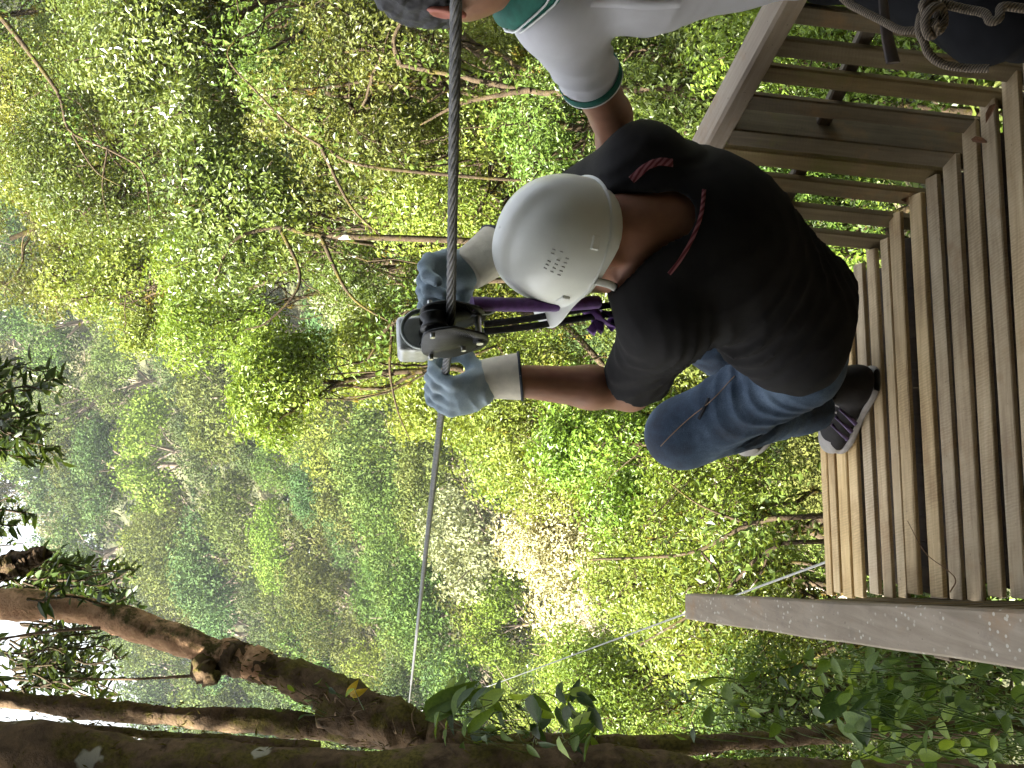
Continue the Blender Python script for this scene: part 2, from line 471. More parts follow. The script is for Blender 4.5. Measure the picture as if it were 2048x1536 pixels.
# ------------------------------------------------------------------ terrain
ZY = np.array([-40, -20, -10, -4, 0, 3, 6, 12, 25, 40, 60, 90, 120, 150, 180, 200, 230, 300, 420])
ZZ = np.array([16, 8, 3, -1.6, -2.4, -2.9, -5.2, -8.5, -13.5, -16.5, -17.5, -13.5, -3.0, 12, 29, 41, 47, 40, 20.0])  # rise behind the camera is unseen, added to dim light from there
def ground_z(X, Y):
    X = np.asarray(X, float); Y = np.asarray(Y, float)
    z = np.interp(Y, ZY, ZZ)
    k = np.clip(1.05 + np.clip(X / np.maximum(Y, 20), -0.6, 0.6) * 2.6, 0.22, 1.35)
    rise = np.maximum(z + 17.5, 0); far = np.clip((Y - 60) / 40, 0, 1)
    z = z + far * rise * (k - 1)
    near = np.clip((Y - 3) / 5, 0, 1) * np.clip((70 - Y) / 30, 0, 1)
    z = z + near * 0.42 * np.clip(X - 1.0, 0, 14)
    z = z + 0.5 * np.sin(X * 0.35 + 1) * np.sin(Y * 0.28) * np.clip((np.abs(Y) - 4) / 10, 0, 1)
    return z

gx = np.unique(np.concatenate([np.linspace(-260, -30, 40), np.linspace(-30, 30, 90), np.linspace(30, 260, 40)]))
gy = np.unique(np.concatenate([np.linspace(-40, 60, 120), np.linspace(60, 420, 90)]))
GX, GY = np.meshgrid(gx, gy, indexing='ij')
V = np.stack([GX, GY, ground_z(GX, GY)], -1).reshape(-1, 3)
a, b = len(gx), len(gy)
i = (np.arange(a - 1)[:, None] * b + np.arange(b - 1)[None]).ravel()
gm, nt_, bs = new_mat('forest_floor')
v_ = objco(nt_, False)
c_ = ramp(nt_, noise(nt_, v_, 0.35, 6, 0.7), [(0.3, (0.03, 0.035, 0.012)), (0.5, (0.055, 0.06, 0.02)), (0.7, (0.14, 0.115, 0.055))])
nt_.links.new(c_, bs.inputs['Base Color']); bs.inputs['Roughness'].default_value = 0.95
bump(nt_, bs, noise(nt_, v_, 3, 6, 0.7), 1.0, 0.3)
link('ground', np_mesh('ground', V, np.stack([i, i + b, i + b + 1, i + 1], -1)), gm, kind='structure')

# ------------------------------------------------------------------ hillside trees (shared crowns)
rg = np.random.default_rng(11)
def crown_mesh(name, m, seed, n_lobes, lr, per, leaf, squash=0.8, aspect=0.6, upbias=0.45):
    r = np.random.default_rng(seed)
    V, F = crown_cloud(r, make_lobes(r, n_lobes, 1.0, lr, squash), per, leaf, aspect, upbias=upbias, shell=.78)
    me = np_mesh(name, V, F, smooth=False); me.materials.append(m); return me
FARKIND = [
    ('lime', 'bright lime green', 22, 0.30), ('mid', 'mid green', 26, 0.28), ('olive', 'olive green', 34, 0.22),
    ('yellow', 'yellowish green', 28, 0.26), ('blue', 'blue green', 24, 0.28), ('pale', 'pale silvery', 30, 0.24), ('olive', 'dull olive', 20, 0.33), ('mid', 'deep green', 30, 0.25)]
LF = dict(LM)
LF['mid'] = leaf_mat('leaf_far_mid', (0.028, 0.05, 0.010), (0.058, 0.088, 0.016), (0.105, 0.128, 0.03), trans=.2, pscale=.25, spec=.08, rough=.6)
LF['olive'] = leaf_mat('leaf_far_olive', (0.034, 0.05, 0.011), (0.072, 0.09, 0.02), (0.12, 0.13, 0.036), trans=.2, pscale=.25, spec=.08, rough=.6)
LF['blue'] = leaf_mat('leaf_far_blue', (0.026, 0.048, 0.015), (0.05, 0.08, 0.023), (0.088, 0.115, 0.035), trans=.2, pscale=.25, spec=.08, rough=.6)
for q_, (a_, b_, c_) in dict(lime=((.06, .095, .012), (.10, .14, .018), (.15, .18, .034)), yellow=((.07, .098, .014), (.115, .142, .022), (.165, .172, .04)), pale=((.11, .125, .055), (.16, .165, .085), (.21, .205, .12))).items():
    LF[q_] = leaf_mat('leaf_far_' + q_, a_, b_, c_, trans=.2, pscale=.25, spec=.08, rough=.6)
FAR_CR = [crown_mesh('far_crown', LF[k], 100 + j, n * 2, lr * .8, 2600, 0.056, 0.55 + 0.1 * (j % 4)) for j, (k, l, n, lr) in enumerate(FARKIND)]
MID_CR = [crown_mesh('mid_crown', LF[k], 200 + j, n * 2, lr * .8, 4600, 0.040, 0.6 + 0.1 * (j % 3)) for j, (k, l, n, lr) in enumerate(FARKIND)]
def limb_mesh(seed, lobes, trunk_h, r0, bark, nl=7):
    r = np.random.default_rng(seed); g = Geo()
    tp = spline([(0, 0, -trunk_h), (r.normal() * .06, r.normal() * .06, -trunk_h * .5), (r.normal() * .08, r.normal() * .08, -0.25)], 7)
    tube(g, tp, np.linspace(r0, r0 * .6, 7), 6)
    for q in r.permutation(len(lobes))[:nl]:
        e = lobes[q][:3]; s = tp[-1 - int(r.integers(0, 3))]
        tube(g, spline([s, s * .5 + e * .5 + r.normal(size=3) * .07, e * 1.05], 6), np.linspace(r0 * .45, r0 * .1, 6), 5)
    return g.mesh('trunk')
TRUNK = []
for j, (k, l, n, lr) in enumerate(FARKIND):
    r = np.random.default_rng(100 + j); lb = make_lobes(r, n, 1.0, lr, 0.55 + 0.1 * (j % 4))
    me = limb_mesh(300 + j, lb, 1.9, 0.055, BARK_FAR); me.materials.append(BARK_FAR); TRUNK.append(me)

WHERE = [(0, 34, 'valley', 'on the near slope of the valley', 'trees on the near valley slope'),
         (34, 85, 'mid', 'in the middle of the valley', 'trees in the middle of the valley'),
         (85, 999, 'far', 'high on the far hillside', 'trees on the far hillside')]
count = 0
ys = 15.0; row = 0
while ys < 215:
    R0 = 0.9 + 0.048 * ys if ys < 60 else 3.78 + 0.040 * (ys - 60)
    half = 0.42 * ys + 1.5
    x = -half + rg.uniform(0, R0)
    while x < half:
        X = x + rg.normal() * R0 * .2; Y = ys + rg.normal() * R0 * .25
        R = R0 * rg.uniform(0.72, 1.3)
        x += R * 1.42
        # leave room for the hand-placed trees on the right
        if Y < 24 and X > 0.0 + 0.02 * Y: continue
        if Y < 19 and X > -1.2: continue
        j = int(rg.choice(8, p=[.13, .17, .15, .15, .15, .07, .08, .10] if Y < 60 else [.07, .21, .17, .07, .19, .04, .08, .17]))
        z = float(ground_z(X, Y))
        h = R * rg.uniform(0.7, 1.3)
        # the dry clearing in the valley stays open
        px = 1024 + FPX * -((z + h - EYE) * CU[2] + Y * CU[1]) / (Y * CF[1] + (z + h - EYE) * CF[2])
        py = 768 - FPX * X / (Y * CF[1] + (z + h - EYE) * CF[2])
        if 1060 < px < 1230 and 1010 < py < 1240 and rg.random() < .8: continue
        wi = [q for q in WHERE if q[0] <= Y < q[1]][0]
        hgt = 'just under the ridge' if px < 170 else 'on the upper slope' if px < 420 else 'half way down the slope' if px < 720 else 'low in the valley'
        nxt = ('behind the corner trees' if py < 500 else 'beside the forest edge' if py < 720 else 'beyond the hanging dark branch' if py < 960 else
               'past the broken red stub' if py < 1150 else 'close above the pale limb' if py < 1330 else 'behind the pale limb' if py < 1430 else 'behind the mossy trunks')
        if px > 720: nxt = 'behind the rider' if py < 780 else 'beside the long cable' if py < 960 else 'near the dry bush' if py < 1240 else 'beyond the broad leaves'
        t = thing('hillside_tree', '%s %s tree %s, %s' % ('big' if R > 1.0 * R0 else 'small', FARKIND[j][1], hgt, nxt), 'tree', (X, Y, z), wi[4])
        for nm, me in (('crown', (MID_CR if Y < 50 else FAR_CR)[j]), ('trunk', TRUNK[j])):
            o = bpy.data.objects.new(nm, me); COL.objects.link(o); o.parent = t
            o.location = (0, 0, h); s = R
            o.scale = (s, s, s * rg.uniform(.9, 1.25)) if nm == 'crown' else (s, s, s)
            o.rotation_euler = (0, 0, rg.uniform(0, 6.28))
        count += 1
    ys += R0 * 1.28; row += 1
same = {}
for o in bpy.data.objects:
    if o.get('label') and o.name.startswith('hillside_tree'): same.setdefault(o['label'], []).append(o)
for lab, os_ in same.items():
    if len(os_) < 2: continue
    os_.sort(key=lambda o: o.location.y)
    words = ['nearest', 'second nearest', 'third nearest', 'fourth nearest', 'fifth nearest', 'sixth nearest', 'seventh nearest', 'eighth nearest', 'ninth nearest', 'tenth nearest']
    for k, o in enumerate(os_):
        o['label'] = lab + ', ' + ('farthest' if k == len(os_) - 1 else words[min(k, 9)])
print('hillside trees', count)

# ------------------------------------------------------------------ undergrowth: leafy cover no one could count
def cover(name, m, n, leaf, region, seed, hmax, aspect=.5, quad=False):
    r = np.random.default_rng(seed)
    # clumps then leaves
    x0, x1, y0, y1 = region
    nc = n // 60
    # spread by distance so that near ground is denser
    cy = y0 + (y1 - y0) * r.random(nc) ** 1.4; cx = (x0 + (x1 - x0) * r.random(nc)) * (0.35 + 0.65 * cy / y1)
    cz = ground_z(cx, cy)
    ch = r.uniform(.2, 1, nc) * hmax * (0.5 + 0.5 * cy / y1); cr = r.uniform(.5, 1.3, nc) * hmax * .8 * (0.4 + 0.6 * cy / y1)
    k = r.integers(0, nc, n); s = sph(r, n); s[:, 2] = np.abs(s[:, 2])
    Ps = np.stack([cx[k], cy[k], cz[k]], 1) + s * np.stack([cr[k], cr[k], ch[k]], 1) * (r.random(n) ** .4)[:, None]
    Ns = s + np.array([0, 0, .6]) + r.normal(size=(n, 3)) * .5
    V, F = leaf_soup(Ps, Ns, leaf * (0.55 + 0.45 * Ps[:, 1] / y1) * r.uniform(.6, 1.3, n), r, aspect, quad)
    o = link(name, np_mesh(name, V, F, smooth=False), m, kind='stuff'); return o
cover('undergrowth', LM['mid'], 36000, .34, (-26, 22, 6, 62), 21, 1.6)
cover('undergrowth', LM['lime'], 24000, .30, (-26, 22, 7, 60), 22, 1.4)
cover('undergrowth', LM['olive'], 16000, .30, (-26, 22, 8, 60), 23, 1.2)
cover('shrub_layer', LM['dark'], 26000, 1.0, (-85, 85, 60, 215), 24, 1.6)  # dark leaf colour stands in for shade in the gaps between far crowns
# dry grass and brush in the clearing
r = np.random.default_rng(31)
c0 = P(1130, 1110, 33); n = 9000
q = np.stack([c0[0] + r.normal(size=n) * 1.5, c0[1] + r.normal(size=n) * 2.6], 1); zz = ground_z(q[:, 0], q[:, 1])
V, F = leaf_soup(np.stack([q[:, 0], q[:, 1], zz + r.uniform(0, .9, n)], 1), r.normal(size=(n, 3)), r.uniform(.2, .6, n), r, .12, tang=np.tile([0, 0, .8], (n, 1)))
link('dry_brush', np_mesh('dry_brush', V, F, False), LM['dry'], kind='stuff')

# ------------------------------------------------------------------ the damp air of the valley
hz = bpy.data.materials.new('valley_air'); hz.use_nodes = True
hn = hz.node_tree; hn.nodes.clear()
ho = hn.nodes.new('ShaderNodeOutputMaterial'); hv = hn.nodes.new('ShaderNodeVolumePrincipled')
hv.inputs['Color'].default_value = (.86, .93, 1.0, 1); hv.inputs['Density'].default_value = .00018; hv.inputs['Anisotropy'].default_value = .2
hn.links.new(hv.outputs[0], ho.inputs['Volume'])
g = Geo(); box_geo(g, (0, 190, 30), np.eye(3), (264, 234, 56)); link('haze', g.mesh('haze', False), hz, kind='stuff')
# ------------------------------------------------------------------ near trees with limbs and single leaves
def wiggle(r, a, b, n, amp):
    a, b = np.asarray(a, float), np.asarray(b, float)
    t = np.linspace(0, 1, n)[:, None]
    L = np.linalg.norm(b - a)
    k = a + (b - a) * t + r.normal(size=(n, 3)) * amp * L * np.sin(t * math.pi) ** .6
    s = spline(k, n * 4)
    s[1:-1] += r.normal(size=(n * 4 - 2, 3)) * L * .006
    return s

LM['bleach'] = leaf_mat('leaf_bleached', (.22, .19, .13), (.32, .28, .2), (.42, .37, .28), trans=.1)
BARK_DEAD = plain('dead_wood', (.42, .38, .31), .9, .2, 20, .2)
def near_tree(label, cpx, rad, m, leaf, n_lobes, per, seed, lr=0.42, lean=(0, 0), bark=None, squash=1.0, r0=.085, quad=True, bare=0, moss=True, aspect=.48, fan=1.0, name='forest_tree'):
    r = np.random.default_rng(seed)
    c = P(*cpx); bx, by = c[0] + lean[0], c[1] + lean[1]
    gz = float(ground_z(bx, by)) - .1
    t = thing(name, label, 'tree', (bx, by, gz))
    g = Geo()
    top = c + np.array([0, 0, rad * .35])
    tp = wiggle(r, (bx, by, gz), top, 5, .05)
    tube(g, tp, np.linspace(r0, r0 * .35, len(tp)), 9, rough=.06, rng=r)
    link('trunk', g.mesh('trunk'), bark or BARK, t)
    lobes = []
    for q in make_lobes(r, n_lobes, 1.0, lr, squash, -.75):
        lobes.append((*(c + q[:3] * rad), q[3] * rad))
    lobes = np.array(lobes)
    k0 = max(2, int(len(tp) * .35))
    twigs = Geo(); mossP = []
    order = r.permutation(len(lobes))
    main = order[:max(4, n_lobes // 4)]
    for a, q in enumerate(main):
        s = tp[int(r.integers(k0, len(tp) - 2))]
        e = lobes[q][:3]
        pts = wiggle(r, s, e + unit(e - s) * lobes[q][3] * .5, 5, .05)
        lg = Geo(); rr = r0 * r.uniform(.22, .42)
        tube(lg, pts, np.linspace(rr, rr * .25, len(pts)), 7, rough=.08, rng=r)
        link('limb', lg.mesh('limb'), bark or BARK, t)
        if moss and a % 3 == 0: mossP.append((pts, rr))
        for q2 in order[len(main):][a::len(main)]:
            i0 = int(r.integers(len(pts) // 3, len(pts)))
            w2 = wiggle(r, pts[i0], lobes[q2][:3], 4, .12)
            tube(twigs, w2, np.linspace(rr * .42, rr * .12, len(w2)), 5)
    for x, y, z, lrr in lobes:          # fine twigs inside each lobe
        cc = np.array([x, y, z])
        for d in sph(r, 5 + bare):
            w3 = wiggle(r, cc + d * lrr * .1, cc + d * lrr * r.uniform(.7, 1.15), 3, .14)[::2]
            tube(twigs, w3, np.linspace(r0 * .09, r0 * .03, len(w3)), 3, caps=False)
    link('twigs', twigs.mesh('twigs'), bark or BARK, t, kind='stuff')
    if mossP:
        Ps, Ns = [], []
        for pts, rr in mossP:
            n = 260
            i = r.integers(0, len(pts), n); d = sph(r, n)
            Ps.append(pts[i] + d * rr * r.uniform(.9, 1.7, (n, 1))); Ns.append(d)
        Ps, Ns = np.concatenate(Ps), np.concatenate(Ns)
        V, F = leaf_soup(Ps, Ns, rad * .07 * r.uniform(.5, 1.3, len(Ps)), r, .22, tang=np.tile([0, 0, -1.2], (len(Ps), 1)))
        link('moss', np_mesh('moss', V, F, False), MOSS, t, kind='stuff')
    V, F = crown_cloud(r, np.column_stack([lobes[:, :3], lobes[:, 3]]), per, leaf, aspect, quad, shell=.35, upbias=.45)
    link('crown', np_mesh('crown', V, F, False), LM[m], t)
    return t

def T(label, cpx, rad, m, leaf, n_lobes, per, seed, *a, **k):
    far = cpx[2] > 9.6
    return near_tree(label, cpx, rad, m, leaf * .74, n_lobes, per * 1.75, seed, *a, quad=not far, **k)

T('small bright lime tree below the branches left of the trolley', (560, 770, 13), .95, 'lime', .085, 22, 2600, 1, .40, lean=(.2, .4))
T('glossy dark-leaved tree behind the cable with crooked limbs', (510, 430, 12.5), 1.25, 'gloss', .10, 22, 1700, 2, .42, lean=(.6, .5), r0=.11)
T('darkest green tree in the upper corner, right of the dry yellow tree', (370, 150, 12), 1.25, 'gloss', .10, 26, 2000, 3, .40, lean=(.4, .3), r0=.11)
T('mossy olive tree behind the head of the man in the pale shirt', (740, 190, 11), 1.3, 'olive', .085, 24, 1700, 4, .36, lean=(.5, .2), r0=.12)
T('yellow green tree just above the white helmet', (900, 330, 12), 1.25, 'yellow', .08, 24, 2200, 5, .36, lean=(.3, .3), r0=.09)
T('leafy green tree behind the arm of the man in the pale shirt', (1180, 250, 10.5), 1.2, 'mid', .075, 22, 2200, 6, .4, lean=(-.1, .2), r0=.1)
T('dark green tree behind the end of the top rail', (1330, 110, 9.5), 1.1, 'mid', .075, 22, 2200, 7, .4, lean=(.1, .2), r0=.09)
T('bright lime tree behind the gloved left hand', (820, 720, 15), 1.35, 'lime', .085, 24, 2300, 8, .38, lean=(.3, .5))
T('pale lime tree below the bare forearm of the rider', (1080, 830, 14), 1.35, 'yellow', .085, 22, 2300, 9, .4, lean=(.2, .5))
T('bushy lime tree behind the knee of the rider', (1230, 880, 11.5), 1.0, 'lime', .085, 20, 2600, 10, .42, lean=(.1, .3))
T('open green tree with dark upright stems in front of the platform edge', (1470, 1030, 10), 1.0, 'lime', .065, 22, 2300, 11, .42, lean=(.1, .2), bare=5)
T('yellow green tree with forked dark twigs above the left rail end', (1330, 1170, 11.5), 1.15, 'yellow', .07, 22, 2200, 12, .4, lean=(0, .3), bare=5)
T('leafy shrub tree seen through the nearest railing slats', (1680, 130, 7.5), 1.0, 'lime', .065, 22, 2300, 13, .42, lean=(.1, .1))
T('leafy shrub tree seen through the far railing slats', (1600, 420, 8.0), .95, 'mid', .065, 20, 2300, 14, .42, lean=(.1, .1))
T('green tree hidden behind the back of the rider', (1350, 560, 10.5), 1.15, 'mid', .075, 20, 2200, 15, .42, lean=(.1, .2))
T('dry yellow tree with bare wandering branches in the upper corner', (130, 250, 21), 2.3, 'yellow', .12, 26, 700, 16, .34, lean=(1, .6), bare=10, r0=.2)
T('yellow-topped tree leaning over the valley beside the dry yellow tree', (270, 540, 22), 1.9, 'yellow', .12, 30, 1050, 17, .32, lean=(1.4, .6), r0=.16)
T('olive tree above the dark glossy tree with a twisting pale limb', (90, 480, 25), 2.2, 'olive', .14, 24, 700, 18, .34, lean=(1, .6), bare=8, r0=.16)
T('tall green tree at the top corner behind the dry yellow tree', (60, 40, 28), 2.8, 'mid', .15, 26, 750, 19, .34, lean=(1, .6), r0=.2)
T('green tree in the gap behind the cable and the dark glossy tree', (680, 480, 16), 1.6, 'mid', .095, 24, 1700, 20, .36, lean=(.4, .5))
T('pale green tree behind the two gloved hands', (980, 620, 17), 1.6, 'lime', .09, 24, 1800, 22, .36, lean=(.3, .5))
T('olive tree in the deep shade behind the crooked limbs', (590, 250, 16), 1.7, 'olive', .095, 24, 1700, 23, .36, lean=(.3, .5))
T('green tree filling the gap above the dark glossy crown', (230, 300, 19), 2.0, 'mid', .11, 24, 1100, 50, .36, lean=(.6, .5), r0=.13)
T('yellow green tree behind the darkest green crown', (330, 30, 17), 1.9, 'olive', .10, 24, 1200, 51, .36, lean=(.6, .4), r0=.13)
T('lime tree between the dark glossy crown and the yellow tree on the left', (400, 580, 17), 1.5, 'lime', .10, 24, 1500, 52, .36, lean=(.6, .4), r0=.11)
T('green tree in shade between the two crooked trunks', (620, 60, 15), 1.7, 'mid', .09, 24, 1500, 53, .36, lean=(.4, .4), r0=.11)
T('bright yellow green tree low behind the cable and the pale shirt', (1000, 130, 15), 1.7, 'lime', .085, 24, 1700, 54, .36, lean=(.2, .4))
T('lime tree behind the white helmet', (1050, 480, 15), 1.7, 'lime', .085, 24, 1700, 55, .36, lean=(.2, .4))
T('lime tree half hidden behind the jeans of the rider', (1420, 820, 13), 1.3, 'lime', .085, 22, 2000, 56, .4, lean=(.1, .3))
T('low leafy tree seen between the plank ends and the back of the rider', (1600, 250, 10.5), 1.4, 'lime', .08, 22, 1800, 57, .4, lean=(0, .2))
T('wide dry bush with bleached tan leaves on the open valley slope', (1135, 1085, 15.5), 1.3, 'dry', .09, 26, 1500, 58, .4, lean=(.1, .2), squash=.7, name='dry_bush')
T('small white bush of dead bleached twigs beside a dark hollow', (1195, 1215, 14.5), .45, 'bleach', .09, 16, 2600, 62, .45, lean=(.1, .1), bark=BARK_DEAD, bare=8, aspect=.2, name='dry_bush')
T('round green shrub tree left of the grey rail', (1480, 1250, 8), .8, 'lime', .055, 20, 2600, 59, .42, lean=(0, .1))
T('dark shrub tree in the lower corner behind the broad leaves', (1900, 1320, 5.6), .7, 'mid', .055, 20, 2400, 60, .42, lean=(0, .1))
T('green shrub tree behind the thin dark stem at the bottom edge', (1500, 1500, 7), .8, 'mid', .055, 20, 2400, 61, .42, lean=(0, .1))
T('green shrub tree down the slope below the left rail', (1560, 1330, 9.0), .95, 'mid', .06, 20, 2400, 24, .42, lean=(0, .2), bare=4)
T('pale shrub tree down the slope beyond the big leaves', (1250, 1370, 13), 1.2, 'yellow', .075, 22, 2200, 25, .42, lean=(0, .3), bare=5)
T('small green shrub tree deep below the corner of the platform', (1850, 1420, 7.0), .8, 'mid', .06, 18, 2400, 26, .42, lean=(0, .1))

# upright bare trunks that cross the near leaves
def bare_trunk(label, pts, rr, seed, bark=BARK, forks=()):
    r = np.random.default_rng(seed)
    W = [P(*p) for p in pts]
    base = W[-1].copy()
    gz = float(ground_z(base[0], base[1])) - .1
    W.append(np.array([base[0], base[1] + .1, gz]))
    t = thing('forest_tree', label, 'tree', W[-1])
    s = spline(W, 40); g = Geo()
    tube(g, s + r.normal(size=s.shape) * rr[1] * .12, np.interp(np.linspace(0, 1, 40), np.linspace(0, 1, len(rr)), rr), 8, rough=.08, rng=r)
    link('trunk', g.mesh('trunk'), bark, t)
    for f in forks:
        fg = Geo(); fs = spline([P(*p) for p in f[:-1]], 24); tube(fg, fs, np.linspace(f[-1], f[-1] * .25, 24), 6)
        for k in range(6):
            i0 = int(r.integers(5, 22)); d = unit(sph(r, 1)[0] + np.array([0, 0, .6])) * r.uniform(.12, .3) * rr[0] * 12
            tube(fg, wiggle(r, fs[i0], fs[i0] + d, 3, .15), np.linspace(f[-1] * .25, f[-1] * .06, 12), 4, caps=False)
        link('branch', fg.mesh('branch'), bark, t)
    # a few tufts of leaves on it
    Ps = s[r.integers(0, 34, 420)] + r.normal(size=(420, 3)) * .13
    V, F = leaf_soup(Ps, r.normal(size=(420, 3)) + [0, 0, .8], r.uniform(.04, .085, 420), r, .5, False)
    link('crown', np_mesh('crown', V, F, False), LM['mid'], t)
bare_trunk('mossy brown trunk crossing behind the sleeve of the pale shirt', [(800, 130, 9.4), (930, 155, 9.3), (1100, 185, 9.2), (1420, 178, 9.0)], (.018, .028, .045), 40,
           forks=[((1060, 180, 9.2), (930, 205, 9.3), (840, 250, 9.4), .03), ((800, 130, 9.4), (790, 70, 9.3), (850, -20, 9.2), .03)])
bare_trunk('thin dark twisted trunk behind the leaves above the helmet', [(470, -20, 9.8), (480, 60, 9.8), (455, 110, 9.8), (500, 170, 9.8), (640, 290, 9.9), (900, 350, 10)], (.004, .009, .022), 41,
           forks=[((640, 290, 9.9), (700, 410, 9.8), (760, 470, 9.8), .02)])
bare_trunk('crooked mossy trunk left of the cable with pale broken twigs', [(430, 560, 10.6), (470, 480, 10.6), (560, 455, 10.6), (640, 470, 10.6), (900, 480, 10.8)], (.010, .024, .04), 42,
           forks=[((560, 455, 10.6), (600, 560, 10.4), (540, 640, 10.3), (490, 660, 10.3), .022), ((640, 470, 10.6), (700, 590, 10.4), (790, 650, 10.3), .024)])
bare_trunk('pale branching stem hanging between the trolley and the lime tree', [(735, 720, 10), (780, 650, 10), (850, 610, 10), (1000, 560, 10.2)], (.012, .026, .035), 43,
           forks=[((785, 650, 10), (780, 740, 10), (795, 820, 10), (820, 880, 10), .018)])
bare_trunk('dark forked stem rising left of the platform front edge', [(1180, 1120, 7.5), (1380, 1105, 7.2), (1500, 1050, 7.0), (1660, 1030, 6.8)], (.008, .016, .022), 44,
           forks=[((1500, 1050, 7), (1400, 1010, 7.1), (1330, 960, 7.2), .012), ((1400, 1100, 7.2), (1440, 1160, 7.1), (1400, 1230, 7.1), .01)])
bare_trunk('thin dark stem between the left rail and the platform', [(1280, 1290, 7.5), (1440, 1190, 7.2), (1540, 1100, 7.0), (1680, 1080, 6.9)], (.008, .014, .02), 45,
           forks=[((1540, 1100, 7.0), (1520, 1150, 7.0), (1490, 1190, 7), .01)])
bare_trunk('dark branch curving down across the dry yellow tree', [(300, 440, 15), (286, 345, 15), (215, 298, 15), (140, 262, 15), (118, 190, 15), (60, 108, 15), (-10, 20, 15), (-120, -120, 15), (-40, -300, 15.4), (500, -330, 16)], (.008, .022, .045, .06), 47,
           forks=[((140, 262, 15), (190, 340, 15), (240, 372, 15), .02), ((215, 298, 15), (205, 380, 15), (225, 470, 15), .016)])

# ------------------------------------------------------------------ the big tree beside the platform
r = np.random.default_rng(60)
bt_base = np.array([-1.62, 3.9, -4.6])
bt = thing('platform_tree', 'dark mossy tree with a pale leaning limb beside the platform', 'tree', bt_base)
def limb(name, pts, bark, parent, seed, rough=.07, sides=14, n=60, label=None):
    """pts rows: px, py, d, radius_px"""
    rr = np.random.default_rng(seed)
    W = np.array([[*P(a, b, d), rp * d / FPX] for a, b, d, rp in pts])
    s = spline(W, n)
    knots = 1 + .10 * np.sin(np.linspace(0, 19, n) + seed) + .06 * np.sin(np.linspace(0, 47, n))
    g = Geo(); tube(g, s[:, :3] + rr.normal(size=(n, 3)) * s[:, 3:] * .05, s[:, 3] * knots, sides, rough=rough, rng=rr)
    o = link(name, g.mesh(name), bark, parent)
    if label: o['label'] = label
    return s
trunk_s = limb('trunk', [(-500, 1530, 4.6, 60), (0, 1512, 4.5, 62), (250, 1533, 4.5, 62), (700, 1560, 4.45, 60), (1100, 1556, 4.4, 60), (1400, 1567, 4.4, 58), (1700, 1580, 4.4, 58), (2200, 1600, 4.5, 64), (3600, 1660, 5.3, 90)], BARK_BIG, bt, 61)
fork_s = limb('trunk', [(1060, 1512, 4.8, 26), (960, 1500, 4.82, 34), (860, 1475, 4.86, 40), (760, 1436, 4.9, 42), (620, 1368, 5, 37), (520, 1332, 5, 33), (450, 1310, 5, 31)], BARK_BIG, bt, 59, .05)
stem_s = limb('trunk', [(640, 1415, 4.95, 40), (760, 1440, 4.9, 46), (880, 1478, 4.85, 38), (1020, 1500, 4.75, 34), (1250, 1500, 4.7, 26), (1450, 1484, 4.7, 20), (1700, 1466, 4.7, 17), (2048, 1450, 4.7, 18), (3300, 1420, 5.2, 26)], BARK_BIG, bt, 62)
pale_s = limb('limb', [(540, 1338, 5, 30), (470, 1316, 5, 32), (410, 1298, 5, 31), (300, 1260, 5.05, 29), (200, 1228, 5.1, 28), (110, 1212, 5.1, 29), (0, 1208, 5.1, 29), (-160, 1195, 5.1, 28), (-420, 1120, 4.8, 24)], BARK_PALE, bt, 63, .03, label='pale smooth leaning limb')
b2_s = limb('limb', [(860, 1480, 4.9, 34), (700, 1462, 4.95, 27), (560, 1447, 5, 24), (350, 1433, 5, 21), (180, 1418, 5, 20), (0, 1398, 5, 17), (-300, 1370, 4.9, 15)], BARK_BIG, bt, 64)
b3_s = limb('limb', [(640, 1500, 4.8, 16), (500, 1487, 4.8, 14), (350, 1476, 4.8, 11), (220, 1462, 4.8, 9), (90, 1455, 4.8, 9), (-200, 1440, 4.7, 8)], BARK_BIG, bt, 65)
limb('limb', [(-150, 1165, 4.6, 30), (-20, 1145, 4.6, 28), (45, 1122, 4.6, 22), (88, 1106, 4.6, 15)], BARK_BIG, bt, 66, .12, label='broken dark red stub')
limb('burl', [(398, 1312, 4.98, 14), (408, 1338, 4.93, 26), (422, 1352, 4.9, 20), (440, 1352, 4.9, 8)], BARK_BIG, bt, 67, .15, n=16)
limb('twig', [(200, 1256, 5, 4), (110, 1262, 5, 3.4), (20, 1275, 5, 3), (-90, 1300, 5, 3)], BARK_BIG, bt, 68, n=20, sides=6)
limb('twig', [(410, 1350, 4.9, 3.5), (300, 1357, 4.95, 2.6), (200, 1358, 5, 2.2), (120, 1355, 5, 2)], BARK_BIG, bt, 69, n=20, sides=6)
for k in range(14):     # roots and broken twigs of the epiphytes at the fork
    a = (float(r.uniform(640, 900)), float(r.uniform(1395, 1480)))
    limb('twig', [(a[0], a[1], 4.78, 2.6), (a[0] + r.uniform(-24, 24), a[1] + r.uniform(-26, 26), 4.72, 1.9), (a[0] + r.uniform(-60, 50), a[1] + r.uniform(-45, 55), 4.7, .8)], BARK_BIG, bt, 70 + k, n=14, sides=5)
